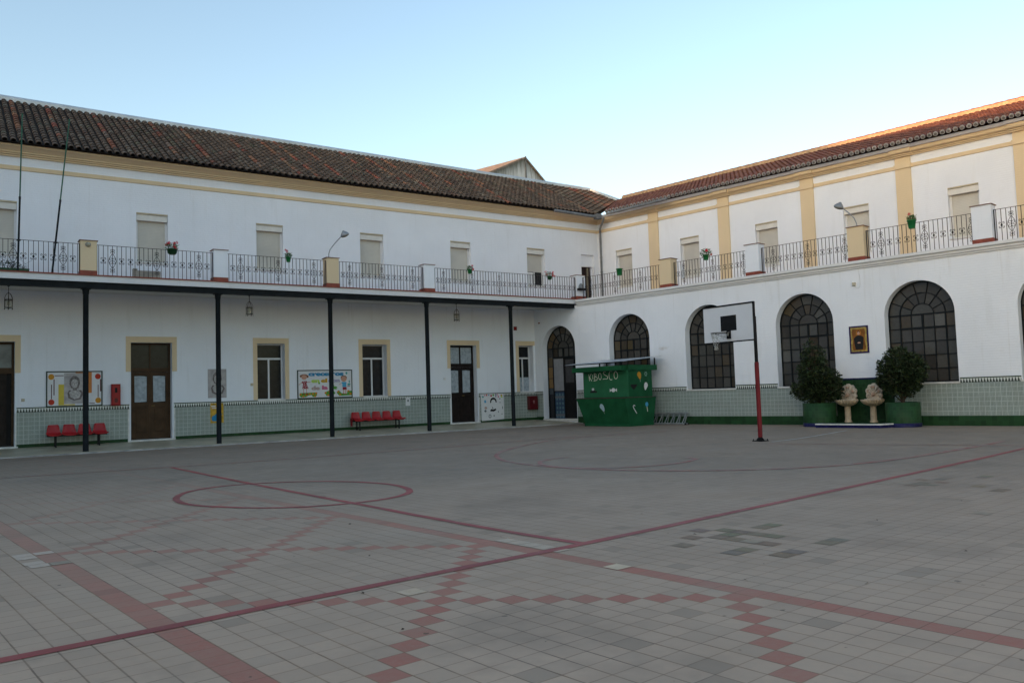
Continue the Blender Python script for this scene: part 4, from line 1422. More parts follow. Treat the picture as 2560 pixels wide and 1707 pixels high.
for k in range(7):
    yy = 28.95 + k * 0.03
    rj.face([(12.60 - 0.02 * sin(k * 2.0), yy, 0.62), (12.60 - 0.02 * sin(k * 2 + 2), yy + 0.03, 0.62), (12.585 - 0.03 * sin(k * 1.7 + 2), yy + 0.03, 0.33), (12.585 - 0.03 * sin(k * 1.7), yy, 0.30)])
    rj.face([(12.60 - 0.02 * sin(k * 2.0), yy, 0.62), (12.60 - 0.02 * sin(k * 2 + 2), yy + 0.03, 0.62), (12.82, yy + 0.03, 0.56), (12.82, yy, 0.56)])
tag(rj.build("sweater", mat("dark_red_cloth", (0.16, 0.008, 0.012), 0.9, 0.25)), "dark red garment hanging off the left end of the five-seat bench", "garment")

# lanterns
def lantern(label, x, mw, first=None):
    if first is not None:
        return copy_thing(first, label, mw, "iron lanterns hanging from the arcade ceiling")
    t = thing("hanging_lantern", label, "lantern", mw, "iron lanterns hanging from the arcade ceiling")
    m = MB()   # origin at ceiling; hangs down
    m.lathe([(0.05, 0.0), (0.05, -0.02), (0.015, -0.045)], seg=10)
    for k in range(7):
        z = -0.04 - k * 0.028
        if k % 2: m.box(-0.004, 0.004, -0.010, 0.010, z - 0.034, z)
        else: m.box(-0.010, 0.010, -0.004, 0.004, z - 0.034, z)
    m.build("chain", M_IRON, t)
    m = MB()
    R_ = 0.115
    for k in range(6):
        a = pi / 6 + k * pi / 3
        c_, s_ = cos(a), sin(a)
        pts = [(R_ * c_ * q, R_ * s_ * q, z) for q, z in ((1, -0.43), (0.93, -0.37), (0.74, -0.31), (0.40, -0.255), (0.06, -0.235))]
        m.tube(pts, 0.006, 4, cap=False)
        m.tube([(R_ * c_, R_ * s_, -0.43), (R_ * c_, R_ * s_, -0.70)], 0.007, 4)
        b = a + pi / 3
        for z in (-0.43, -0.46, -0.67):
            m.tube([(R_ * c_, R_ * s_, z), (R_ * cos(b), R_ * sin(b), z)], 0.007, 4)
        m.ball((R_ * c_, R_ * s_, -0.715), 0.014, seg=6, rings=4)
        m.tube([(0, 0, -0.67), (R_ * c_, R_ * s_, -0.67)], 0.005, 4)
    m.lathe([(0.002, -0.20), (0.02, -0.22), (0.008, -0.245)], seg=8)
    m.build("cage", M_IRON, t)
    m = MB()
    for k in range(6):
        a, b = pi / 6 + k * pi / 3, pi / 6 + (k + 1) * pi / 3
        q = R_ * 0.94
        m.face([(q * cos(a), q * sin(a), -0.665), (q * cos(b), q * sin(b), -0.665), (q * cos(b), q * sin(b), -0.465), (q * cos(a), q * sin(a), -0.465)])
    m.build("glass", M_LGGL, t)
    m = MB(); m.tube([(0, 0, -0.235), (0, 0, -0.44)], 0.006, 5); m.lathe([(0.02, -0.44), (0.022, -0.50), (0.035, -0.53), (0.03, -0.60), (0.002, -0.62)], seg=10)
    m.build("bulb_holder", M_LGLASS, t)
    return t
sg = NT("lantern_pane")
sg.col((0.50, 0.50, 0.42)); sg.rough(0.2); sg.b.inputs["Transmission Weight"].default_value = 0.0; sg.b.inputs["Alpha"].default_value = 0.35
M_LGGL = sg.m
l0 = lantern("iron hexagonal lantern at the far left, hanging between the leftmost door and the first column", 0, T(1.51, 28.4, 5.035))
lantern("iron lantern hanging above the gap between the brown double door and the first window", 0, T(8.62, 28.4, 5.035) @ RZ(0.3), l0)
lantern("iron lantern hanging above the narrow dark door, rightmost of the three", 0, T(16.92, 28.4, 5.035) @ RZ(0.7), l0)

# 2-D artwork helpers, local frame x right, z up, front at -y
def disc(mb, cx, cz, rx, rz, y, n=20, mi=0, y1=None):
    mb.prism([(cx + rx * cos(2 * pi * k / n), cz + rz * sin(2 * pi * k / n)) for k in range(n)], y, (y + 0.0015) if y1 is None else y1, mi)
def text_mesh(name, s, size, mw, m, parent, bold=0.0, sx=1.0):
    c = bpy.data.curves.new(name, 'FONT')
    c.body = s; c.size = size; c.offset = bold; c.extrude = 0.001
    c.align_x = 'LEFT'
    o = bpy.data.objects.new(name + "_src", c)
    COL.objects.link(o)
    dg = bpy.context.evaluated_depsgraph_get()
    me = bpy.data.meshes.new_from_object(o.evaluated_get(dg))
    bpy.data.objects.remove(o)
    me.materials.clear(); me.materials.append(m)
    me.transform(mw @ Matrix.Rotation(pi / 2, 4, 'X') @ Matrix.Diagonal((sx, 1, 1, 1)))
    o2 = bpy.data.objects.new(name, me)
    COL.objects.link(o2); o2.parent = parent
    return o2
def board(name, label, x0, x1, z0, z1, fr, frm, d=0.03):
    t = thing(name, label, "notice board", FL @ T(x0, 0, z0))
    W, H_ = x1 - x0, z1 - z0
    m = MB()
    m.box(0, W, -d, 0, 0, fr); m.box(0, W, -d, 0, H_ - fr, H_); m.box(0, fr, -d, 0, fr, H_ - fr); m.box(W - fr, W, -d, 0, fr, H_ - fr)
    m.build("frame", frm, t)
    m = MB(); m.box(fr, W - fr, -d + 0.012, 0, fr, H_ - fr); m.build("panel", M_PAPER, t)
    return t, W, H_
M_FRG = mat("dark_green_frame", (0.02, 0.035, 0.022), 0.5)
t, W, H_ = board("notice_board", "notice board with a grey bust picture, yellow bar and orange and red discs", 2.59, 4.19, 1.385, 2.51, 0.035, M_FRG)
K = {"orange": flat("orange", (0.52, 0.24, 0.02)), "red": flat("red", (0.46, 0.035, 0.012)), "yellow": flat("yellow", (0.60, 0.46, 0.06)), "maroon": flat("maroon", (0.09, 0.02, 0.02)),
     "amber": flat("amber", (0.55, 0.20, 0.05)), "grey": flat("grey", (0.12, 0.14, 0.15)), "blue": flat("blue", (0.02, 0.22, 0.42)), "lime": flat("lime", (0.42, 0.60, 0.09)), "gold": flat("gold", (0.50, 0.29, 0.01)),
     "lilac": flat("lilac", (0.34, 0.32, 0.45)), "taupe": flat("taupe", (0.42, 0.30, 0.27)), "pink": flat("pink", (0.55, 0.13, 0.24)), "green": flat("green", (0.07, 0.30, 0.03)), "skin": flat("skin", (0.52, 0.28, 0.19)),
     "hair": flat("hair", (0.20, 0.08, 0.03)), "sky": flat("sky", (0.07, 0.34, 0.55)), "crimson": flat("crimson", (0.28, 0.008, 0.02)), "white": flat("white", (0.68, 0.68, 0.68)), "black": flat("black", (0.008, 0.008, 0.008)),
     "teal": flat("teal", (0.04, 0.30, 0.27)), "navy": flat("navy", (0.03, 0.03, 0.16)), "orange2": flat("orange2", (0.60, 0.20, 0.01)), "lightblue": flat("lightblue", (0.36, 0.50, 0.56))}
yf = -0.0195
def art(parent, name, key, fn):
    m = MB(); fn(m); return m.build(name, K[key] if isinstance(key, str) else key, parent)
def X1(px): return (px - 190) / (1830 - 190) * W
def Z1(py): return (1180 - py) / (1180 - 160) * H_
art(t, "orange_disc", "orange", lambda m: (disc(m, X1(335), Z1(322), .085, .09, yf), disc(m, X1(1700), Z1(1020), .085, .09, yf)))
art(t, "red_disc", "red", lambda m: (disc(m, X1(1690), Z1(322), .085, .09, yf), disc(m, X1(340), Z1(1042), .085, .09, yf)))
art(t, "yellow_bar", "yellow", lambda m: (m.box(X1(540), X1(700), yf, yf + .001, Z1(1140), Z1(540)), m.box(X1(700), X1(1020), yf, yf + .001, Z1(1140), Z1(1108))))
art(t, "orange_bar", "amber", lambda m: (m.box(X1(1400), X1(1510), yf, yf + .001, Z1(800), Z1(195)), m.box(X1(1030), X1(1400), yf, yf + .001, Z1(225), Z1(195))))
art(t, "thin_bar", "maroon", lambda m: [m.box(X1(a), X1(b), yf, yf + .001, Z1(c), Z1(d)) for a, b, c, d in ((430, 690, 300, 278), (400, 430, 845, 390), (330, 355, 950, 540), (1685, 1710, 930, 565), (1430, 1600, 1108, 1090), (1755, 1790, 760, 400))])
# generic grey bust picture
def pic_bust_mat():
    s = NT("bust_print")
    v, x, y, z = s.obj()
    s.col(s.mix(s.ramp(s.noise(5, 4, v), 0.35, 0.65), (0.30, 0.28, 0.28), (0.44, 0.42, 0.41)))
    return s.m
M_BP = pic_bust_mat()
M_STN = mat("printed_stone_light", (0.40, 0.385, 0.37), 0.6, 0.35, scale=18)
M_STD = mat("printed_stone_dark", (0.15, 0.125, 0.12), 0.6, 0.3, scale=12)
M_STM = mat("printed_stone_mid", (0.20, 0.18, 0.175), 0.6, 0.4, scale=22)
def bust(parent, x0, x1, z0, z1, y):
    w_, h_ = x1 - x0, z1 - z0
    m = MB(); m.box(x0, x1, y, y + 0.002, z0, z1); b = m.build("printed_picture", M_BP, parent)
    X = lambda q: x0 + w_ * q
    Z = lambda q: z0 + h_ * q
    m = MB()
    m.prism([(X(.16), Z(.34)), (X(.20), Z(.18)), (X(.45), Z(.10)), (X(.78), Z(.13)), (X(.92), Z(.32)), (X(.80), Z(.44)), (X(.50), Z(.42)), (X(.24), Z(.44))], y - .001, y)
    m.prism([(X(.34), Z(.50)), (X(.68), Z(.50)), (X(.76), Z(.66)), (X(.72), Z(.82)), (X(.58), Z(.90)), (X(.42), Z(.90)), (X(.28), Z(.80)), (X(.25), Z(.64))], y - .001, y)
    m.build("printed_shadow", M_STD, b)
    m = MB()
    m.prism([(X(.24), Z(.36)), (X(.30), Z(.22)), (X(.50), Z(.14)), (X(.72), Z(.18)), (X(.82), Z(.34)), (X(.66), Z(.43)), (X(.36), Z(.43))], y - .002, y - .001)
    disc(m, X(.50), Z(.655), w_ * .165, h_ * .15, y - .002, y1=y - .001)
    m.build("printed_figure", M_STN, b)
    m = MB()
    for q in range(9):
        a = pi * (0.05 + 0.9 * q / 8)
        disc(m, X(.5 + .20 * cos(a)), Z(.72 + .13 * sin(a)), w_ * .055, h_ * .035, y - .003, 8, y1=y - .002)
    m.box(X(.38), X(.47), y - .003, y - .002, Z(.675), Z(.695)); m.box(X(.54), X(.63), y - .003, y - .002, Z(.675), Z(.695))
    m.box(X(.485), X(.52), y - .003, y - .002, Z(.60), Z(.67)); m.box(X(.43), X(.58), y - .003, y - .002, Z(.560), Z(.572))
    m.prism([(X(.40), Z(.43)), (X(.62), Z(.43)), (X(.60), Z(.52)), (X(.42), Z(.52))], y - .003, y - .002)
    m.build("printed_feature", M_STM, b)
bust(t, X1(700), X1(1310), Z1(1095), Z1(215), yf)

pt = thing("wall_poster", "grey print of a bust taped to the wall behind the second column", "poster", FL @ T(7.50, 0, 1.53))
m = MB(); m.box(0, .63, -.004, -.001, 0, 1.0); m.build("sheet", K["grey"], pt)
bust(pt, 0.005, .625, .005, .995, -.0065)
pt = thing("wall_poster", "yellow and blue poster low on the tiled dado behind the second column", "poster", FL @ T(7.57, -0.016, 0.66))
m = MB(); m.box(0, .45, -.006, -.001, 0, .69); m.build("sheet", mat("poster_yellow", (0.48, 0.29, 0.03), 0.5, 0.45, scale=7), pt)
m = MB(); m.prism([(.04, .08), (.20, .06), (.40, .30), (.26, .36), (.10, .24)], -.008, -.006); disc(m, .13, .16, .09, .10, -.0085); m.build("blue_shape", K["blue"], pt)
m = MB(); m.box(.03, .18, -.008, -.006, .56, .60); m.box(.05, .22, -.008, -.006, .50, .53); m.build("white_stripe", K["white"], pt)

# children's board
t, W, H_ = board("notice_board", "children's notice board with blue lettering, a girl, a boy and orange flowers", 10.69, 12.86, 1.40, 2.465, 0.035, M_FRG)
def X1(px): return (px - 175) / (2200 - 175) * W
def Z1(py): return (1215 - py) / (1215 - 140) * H_
def word(s, px, py, hpx, wpx, key, bold=0.012):
    # place a word with its left edge and baseline, stretched to a given width
    o = text_mesh("lettering", s, 0.2, T(0, 0, 0), K[key], t, bold)
    me = o.data
    xs_ = [v.co.x for v in me.vertices]; zs_ = [v.co.z for v in me.vertices]
    sx = (wpx / (2200 - 175) * W) / (max(xs_) - min(xs_)); sz = (hpx / (1215 - 140) * H_) / (max(zs_) - min(0, min(zs_)))
    for v in me.vertices:
        v.co.x = X1(px) + (v.co.x - min(xs_)) * sx
        v.co.z = Z1(py) + v.co.z * sz
        v.co.y = yf + 0.0 + v.co.y * 0.8
    return o
word("crecemos", 575, 358, 130, 1300, "blue", 0.014)
word("en", 675, 612, 120, 300, "lime", 0.014)
word("el", 1025, 610, 160, 235, "gold", 0.014)
word("don", 1290, 605, 150, 440, "lilac", 0.014)
word("de", 675, 888, 160, 310, "taupe", 0.014)
word("la", 1060, 875, 160, 220, "pink", 0.014)
word("fe", 1400, 872, 160, 225, "green", 0.014)
def hill(m, *pts): m.prism([(X1(a), Z1(b)) for a, b in pts], yf, yf + .001)
g2 = yf - 0.001
def D(m, px, py, rx, ry, dy=0.0, n=14): disc(m, X1(px), Z1(py), rx / (2025) * W, ry / 1075 * H_, yf - dy, n, y1=yf - dy + 0.001)
def Pg(m, pts, dy=0.0): m.prism([(X1(a), Z1(b)) for a, b in pts], yf - dy, yf - dy + .001)
art(t, "girl_hair", "hair", lambda m: (D(m, 425, 350, 125, 55), D(m, 300, 370, 35, 45), D(m, 545, 385, 35, 50)))
art(t, "girl_face", "skin", lambda m: (D(m, 420, 410, 100, 95, .001), Pg(m, [(225, 680), (330, 600), (330, 620), (235, 705)]), Pg(m, [(520, 612), (520, 585), (650, 580), (650, 605)]), Pg(m, [(385, 1010), (385, 840), (410, 840), (410, 1010)]), Pg(m, [(490, 1010), (490, 840), (515, 840), (515, 1010)])))
art(t, "girl_dress", "crimson", lambda m: (Pg(m, [(320, 625), (345, 560), (500, 545), (530, 615), (490, 632), (575, 840), (345, 840), (385, 640)]), D(m, 400, 1030, 30, 30, .001), D(m, 515, 1035, 35, 35, .001)))
art(t, "dress_spots", "white", lambda m: [D(m, a, b, 17, 15, .001, 8) for a, b in ((385, 580), (450, 575), (430, 640), (440, 695), (490, 735), (405, 740), (455, 785), (385, 810), (520, 800))])
art(t, "boy_hair", "hair", lambda m: D(m, 1880, 450, 120, 85))
art(t, "boy_face", "skin", lambda m: (D(m, 1880, 500, 108, 105, .001), Pg(m, [(1690, 700), (1780, 650), (1790, 665), (1710, 715)]), Pg(m, [(1850, 1050), (1850, 905), (1885, 905), (1885, 1050)]), Pg(m, [(1930, 1050), (1930, 905), (1965, 905), (1965, 1050)])))
art(t, "boy_shirt", "sky", lambda m: Pg(m, [(1820, 805), (1820, 690), (1785, 655), (1810, 615), (1960, 610), (1985, 650), (1970, 690), (1970, 805)]))
art(t, "boy_shorts", "crimson", lambda m: (Pg(m, [(1830, 910), (1830, 810), (1975, 810), (1985, 910)]), D(m, 1860, 1065, 40, 18, .001), D(m, 1950, 1070, 35, 18, .001), D(m, 2060, 780, 60, 14)))
art(t, "teal_toy", "teal", lambda m: (D(m, 2070, 710, 60, 40), D(m, 2085, 600, 22, 60), D(m, 1985, 275, 38, 45)))
art(t, "flower_leaves", "green", lambda m: (Pg(m, [(240, 1090), (250, 1000), (600, 990), (890, 985), (870, 1100), (800, 1160), (720, 1150), (680, 1080), (560, 1100), (480, 1150), (300, 1160)]), Pg(m, [(1140, 1000), (1360, 910), (1500, 950), (1560, 1040), (1420, 1130), (1230, 1130)]), Pg(m, [(1600, 1010), (1680, 920), (1790, 1040), (1990, 1070), (2010, 940), (2170, 960), (2170, 1130), (1700, 1140)]), D(m, 960, 640, 35, 40)))
art(t, "flower_heads", "orange2", lambda m: [D(m, a, b, 42, 38, .001, 9) for a, b in ((285, 1050), (385, 1130), (495, 1070), (610, 1040), (730, 1040), (840, 1020), (810, 1125), (1190, 1010), (1290, 1100), (1340, 970), (1450, 1000), (1660, 985), (1735, 1085), (2045, 965), (2125, 1070))])

# leaning paper poster on the dado at right
pt = thing("wall_poster", "tall white poster with a black-haired head drawing and coloured letters, right of the dark door", "poster", FL @ T(18.69, -0.018, 0.25))
m = MB(); m.prism([(0.0, -.02), (1.14, .02), (1.15, 1.12), (-.02, 1.13)], -.008, -.003); m.build("sheet", M_PAPER, pt)
W, H_ = 1.15, 1.12
yf = -0.0095
def X1(px): return (px - 190) / (1215 - 190) * W
def Z1(py): return (1400 - py) / (1400 - 265) * H_
def D(m, px, py, rx, ry, dy=0.0, n=14): disc(m, X1(px), Z1(py), rx / 1025 * W, ry / 1135 * H_, yf - dy, n, y1=yf - dy + 0.001)
def arcband(m, cx, cy, r0x, r0y, r1x, r1y, a0, a1, n=14):
    P0 = [(X1(cx + r1x * cos(a0 + (a1 - a0) * k / n)), Z1(cy - r1y * sin(a0 + (a1 - a0) * k / n))) for k in range(n + 1)]
    P1 = [(X1(cx + r0x * cos(a0 + (a1 - a0) * k / n)), Z1(cy - r0y * sin(a0 + (a1 - a0) * k / n))) for k in range(n + 1)]
    for k in range(n):
        m.prism([P1[k], P0[k], P0[k + 1], P1[k + 1]], yf, yf + .001)
art(pt, "drawn_hair", "black", lambda m: (arcband(m, 730, 610, 95, 90, 150, 180, -0.25, pi + 0.35), Pg(m, [(570, 980), (640, 920), (720, 950), (830, 905), (855, 970), (740, 1035), (590, 1020)]), Pg(m, [(650, 800), (680, 840), (730, 910), (690, 915)])))
for key, lst in {"teal": [(265, 390, 38, 42)], "pink": [(350, 330, 26, 34), (965, 400, 34, 40), (935, 310, 26, 30)], "red": [(435, 320, 30, 42), (635, 350, 42, 42)], "blue": [(530, 320, 26, 30)], "green": [(735, 325, 38, 42)],
                 "navy": [(855, 310, 28, 40), (845, 390, 34, 24)], "gold": [(1105, 345, 44, 36)], "lime": [(1110, 410, 44, 34)], "sky": [(355, 560, 50, 30), (360, 620, 50, 34)], "taupe": [(380, 870, 60, 60)], "grey": [(360, 1000, 50, 50), (1035, 655, 34, 16), (1025, 490, 34, 24), (950, 1050, 18, 36), (1108, 1155, 22, 24), (745, 1215, 26, 36), (1140, 880, 16, 70)]}.items():
    art(pt, "coloured_patch", key, lambda m, lst=lst: [D(m, *q) for q in lst])
art(pt, "small_ring", "grey", lambda m: arcband(m, 560, 1230, 36, 50, 62, 80, 0, 2 * pi, 16))

tag(MB().build.__self__ and (lambda m: (m.prism([(0, 0), (.20, 0), (.21, .33), (.01, .32)], -.006, -.003), disc(m, .11, .20, .035, .05, -.0068, 12, 1), m)[2])(MB()).build("paper_notice", [M_PAPER, K["grey"]], None, FL @ T(15.12, -0.016, 1.0)),
    "small white paper notice taped to the dado above the five-seat bench", "notice")

# red wall boxes
t = thing("fire_extinguisher_cabinet", "tall red cabinet on the wall between the disc notice board and the brown door", "cabinet", FL @ T(4.43, 0, 1.37))
m = MB(); m.box(0, .27, -.20, 0, 0, .70, bev=.03); m.build("cabinet_body", M_RED, t)
m = MB(); m.box(.10, .17, -.204, -.199, .42, .58); m.build("slot", M_BLACK, t)
m = MB(); disc(m, .135, .17, .055, .075, -.204, 14); m.build("emblem", M_REDD, t)
t = thing("fire_hose_box", "dark red box low on the dado beside the arched doorway", "box", FL @ T(21.08, -0.016, 0.62))
m = MB(); m.box(0, .46, -.18, 0, 0, .60, bev=.02); m.build("box_body", M_REDD, t)
m = MB(); m.box(.02, .44, -.184, -.180, .03, .57); m.build("door", mat("hose_door", (0.09, 0.008, 0.012), 0.3), t)
m = MB(); disc(m, .23, .36, .05, .05, -.188, 14); m.box(.21, .25, -.19, -.184, .26, .33); m.build("emblem", mat("faint_mark", (0.30, 0.16, 0.16), 0.5), t)
t = thing("alarm_siren", "round red alarm siren high on the wall right of the last free-standing column", "alarm", FL @ T(20.57, 0, 4.19))
m = MB(); m.lathe([(.075, 0), (.075, .03), (.06, .06), (.02, .075), (.001, .076)], seg=18)
o = m.build("siren_dome", M_RED, t); o.matrix_parent_inverse = Matrix.Identity(4); o.rotation_euler = (pi / 2, 0, 0)
m = MB(); m.box(-.085, .085, -.012, 0, -.085, .085); m.build("siren_plate", M_REDD, t)
t = thing("camera_dome", "tiny red-brown sensor on the wall between the siren and the arched doorway", "sensor", FR @ T(-29.6, 0, 4.42))
m = MB(); m.box(-.03, .03, -.05, 0, -.03, .03, bev=.01); m.build("sensor_body", M_REDTILE, t)
M_SWB = mat("switch_beige", (0.45, 0.40, 0.30), 0.5)
for (x, z, lab) in ((1.97, 1.63, "small beige switch box beside the leftmost door, above the dado"), (9.02, 1.97, "small beige switch box left of the first window, beside its cream frame"), (16.94, 2.04, "small pale switch box left of the dark door")):
    m = MB(); m.box(-.045, .045, -.035, 0, -.045, .045, bev=.008); m.box(-.02, .02, -.042, -.035, -.025, .025)
    tag(m.build("switch_box", M_SWB if x < 15 else M_ALU, None, FL @ T(x, 0, z)), lab, "switch", "wall switch boxes")

# lamps on the balconies
def street_arm(label, mw, pts, head, mirror=1):
    t = thing("arm_lamp", label, "lamp", mw, "curved arm lamps on the balcony piers")
    m = MB(); m.tube([(p[0] * mirror, 0, p[1]) for p in pts], 0.018, 8); m.lathe([(.05, 0), (.05, .02), (.025, .05)], seg=10); m.build("arm", M_LAMPG, t)
    hx, hz = head
    m = MB()
    R_ = 0.12
    m.lathe([(0.03, .16), (.05, .13), (.10, .09), (.15, .03), (.165, -.02), (.150, -.03)], seg=18)
    ang = 0.45 * mirror
    Mh = T(hx * mirror, 0, hz) @ Matrix.Rotation(-ang, 4, 'Y')
    o = m.build("lamp_shade", M_LAMPG, t); o.data.transform(Mh)
    m = MB(); m.lathe([(.150, -.028), (.13, -.055), (.06, -.075), (.001, -.08)], seg=18)
    o = m.build("lamp_glass", M_LGLASS, t); o.data.transform(Mh)
    return t
street_arm("grey arm lamp curving right from the cream pier of the left balcony", T(11.06, YW - 2.32, 6.30), [(0, 0), (.01, .16), (.06, .31), (.22, .52), (.42, .74), (.52, .84)], (.62, .88))
street_arm("grey arm lamp curving left from the cream pier of the right balcony", FR @ T(-15.30, 0.05, 6.30), [(0, 0), (.02, .14), (.08, .30), (.22, .48), (.38, .64), (.46, .70)], (.56, .76), -1)
t = thing("bulkhead_light", "round grey bulkhead light on the leftmost cream pier", "wall light", FL @ T(3.45, -2.50, 6.17))
m = MB(); m.lathe([(.075, 0), (.075, .02), (.06, .03)], seg=16); o = m.build("light_base", M_LAMPG, t); o.data.transform(Matrix.Rotation(pi / 2, 4, 'X'))
m = MB(); m.lathe([(.06, .02), (.055, .06), (.03, .085), (.001, .09)], seg=16, sy=1.25); o = m.build("light_glass", M_LGLASS, t); o.data.transform(Matrix.Rotation(pi / 2, 4, 'X'))
t = thing("corner_wall_light", "grey domed wall light with a dark visor on the white corner pier", "wall light", FL @ T(22.28, -2.50, 5.68))
m = MB(); m.prism([(-.10, .04), (.10, .04), (.09, .14), (.05, .22), (0, .26), (-.05, .22), (-.09, .14)], -.09, 0); m.build("light_dome", M_LAMPG, t)
m = MB(); m.box(-.17, .17, -.20, 0, -.05, .04, bev=.02); m.build("visor", M_BLACK, t)

# flagpoles against the balcony
def pole(label, p0, p1, mats):
    t = thing("flagpole", label, "pole", T(*p0), "thin flagpoles tied to the left balcony")
    d = Vector(p1) - Vector(p0)
    m = MB(); m.tube([(0, 0, 0), d * .47], .026, 8); m.build("lower_tube", M_STEEL, t)
    m = MB(); m.tube([d * .45, d * .98, d * 1.0], [.019, .017, .028], 8); m.build("upper_tube", M_POLEG, t)
    m = MB(); m.box(-.05 + d.x * .2, .05 + d.x * .2, -.03, .10, .88, .91); m.tube([d * .455, d * .47], .03, 8); m.build("clamp", M_IRON, t)
    return t
pole("thin dark flagpole at the far left of the balcony, nearly upright", (1.66, YW - 2.46, 5.28), (1.75, YW - 2.46, 9.86), 0)
pole("thin green flagpole leaning to the right, beside the leftmost cream pier", (2.52, YW - 2.46, 5.28), (2.96, YW - 2.46, 9.90), 0)

# hanging pots
def leaf_blob(mb, c, r, n, size, sc=(1, 1, 1), tint=None, mi=0):
    for _ in range(n):
        while True:
            p = Vector((random.uniform(-1, 1), random.uniform(-1, 1), random.uniform(-1, 1)))
            if p.length <= 1 and p.length > 0.3: break
        p = Vector((p.x * r * sc[0], p.y * r * sc[1], p.z * r * sc[2])) + Vector(c)
        a = Vector((random.gauss(0, 1), random.gauss(0, 1), random.gauss(0, 1))).normalized()
        b = a.orthogonal().normalized()
        s = size * random.uniform(.6, 1.3)
        mb.face([p - a * s, p - b * s * .45, p + a * s, p + b * s * .45], mi, False, tint)
def pot(label, mw, potm, w_, h_, leaves=120, flowers=0, spread=.16, empty=False, bucket=False):
    t = thing("hanging_pot", label, "flower pot", mw, "flower pots hooked on the balcony rails")
    m = MB()
    r1, r0 = w_ / 2, w_ * .36
    pr = [(r0, -h_), (r1 * .97, -.03), (r1 * 1.08, -.03), (r1 * 1.08, .0), (r1 * .98, 0), (r1 * .95, -.04)]
    if not bucket: pr = [(r0 * .8, -h_), (r0 * 1.25, -h_ * .75), (r1, -.03), (r1 * 1.05, -.03), (r1 * 1.05, .0), (r1 * .95, 0), (r1 * .9, -.04)]
    m.lathe(pr, seg=18)
    m.face([(r0 * .8 * cos(2 * pi * k / 12), r0 * .8 * sin(2 * pi * k / 12), -h_ + .001) for k in range(12)])
    m.build("pot", potm, t)
    m = MB(); m.face([(r1 * .93 * cos(2 * pi * k / 16), r1 * .93 * sin(2 * pi * k / 16), -.035) for k in range(16)]); m.build("soil", M_SOIL, t)
    m = MB(); m.tube([(0, r1, -.01), (0, r1 + .06, .03), (0, r1 + .12, .02), (0, r1 + .13, -.04)], .006, 5); m.build("hook", M_IRON, t)
    if not empty:
        m = MB()
        leaf_blob(m, (0, 0, .06), spread, int(leaves * 1.7), .030, (1, .8, .75))
        for k in range(9):
            a = 2 * pi * k / 9
            m.tube([(0, 0, -.02), (.06 * cos(a), .05 * sin(a), .08), (spread * cos(a) * 1.1, spread * sin(a) * .8, .10 + .08 * random.random())], .003, 4, cap=False)
        m.build("plant", M_LEAF, t)
    if flowers:
        m = MB()
        for k in range(flowers):
            a = random.uniform(0, 2 * pi); q = random.uniform(.4, 1.25)
            c = (spread * q * cos(a), spread * .8 * sin(a) - .03, random.uniform(-.02, .22) * (1.0))
            leaf_blob(m, c, .045, 34, .024)
        m.build("blossoms", M_PETAL, t)
    return t
RAILY = YW - 2.40
pot("dark green pot full of red geraniums hanging left of the first white balcony pier", T(5.80, RAILY - .18, 6.19), M_POTD, .30, .17, 150, 11, .21)
pot("small green pot with drooping leaves left of the left balcony's arm lamp", T(9.53, RAILY - .14, 6.20), M_POTG, .17, .17, 130, 2, .13, bucket=True)
pot("green pot with one pink bloom in front of the fourth shuttered window", T(16.74, RAILY - .14, 6.20), M_POTG, .18, .16, 110, 3, .14, bucket=True)
pot("dark pot of pink geraniums on the left balcony near the corner", T(20.63, RAILY - .14, 6.16), M_POTD, .20, .15, 120, 9, .20)
pot("empty bright green bucket pot on the right balcony next to the corner", FR @ T(-24.90, -.10, 6.22), M_POTG, .25, .27, empty=True, bucket=True)
pot("green pot with wide trailing foliage in front of the second right-hand window", FR @ T(-20.84, -.10, 6.20), M_POTG, .22, .20, 150, 3, .24, bucket=True)
pot("green bucket pot with a short tufted plant in front of a cream pilaster", FR @ T(-13.58, -.10, 6.20), M_POTG, .25, .25, 110, 1, .15, bucket=True)

# weeds in a tray at the far left of the balcony and a stone block behind the rail
t = thing("balcony_plant", "straggly green plant in a low trough at the far left of the balcony", "plant", FL @ T(1.45, -2.25, 5.275))
m = MB(); m.box(-.5, .5, -.12, .12, 0, .10); m.build("trough", M_POTD, t)
m = MB(); leaf_blob(m, (0, 0, .18), .42, 260, .03, (1.15, .3, .35))
for k in range(14):
    x = random.uniform(-.45, .45); m.tube([(x, 0, .05), (x + random.uniform(-.1, .1), 0, .22), (x + random.uniform(-.2, .2), 0, .38)], .003, 4, cap=False)
m.build("foliage", M_FOLD, t)
m = MB(); m.box(-.40, .40, -.1, .1, 0, .30, bev=.03); m.box(-.40, -.28, -.1, .1, .30, .35, bev=.01)
tag(m.build("stone_block", mat("rough_stone", (0.36, 0.34, 0.30), 0.9, 0.2, bump=.01), None, FL @ T(5.18, -1.9, 5.262)), "low beige stone block standing behind the left railing under a shuttered window", "block")

# junction box and cable on the right wing
t = thing("junction_box", "small beige junction box with a looped cable above the saint picture", "box", FR @ T(-15.48, 0, 4.48))
m = MB(); m.box(-.05, .05, -.06, 0, -.055, .055, bev=.012); m.build("box_body", M_SWB, t)
m = MB(); m.tube([(.02, -.02, -.055), (.06, -.015, -.12), (.14, -.012, -.14), (.19, -.012, -.05), (.19, -.012, .15), (.17, -.012, .35), (.16, -.02, .50)], .006, 5); m.build("cable", M_ALU, t)

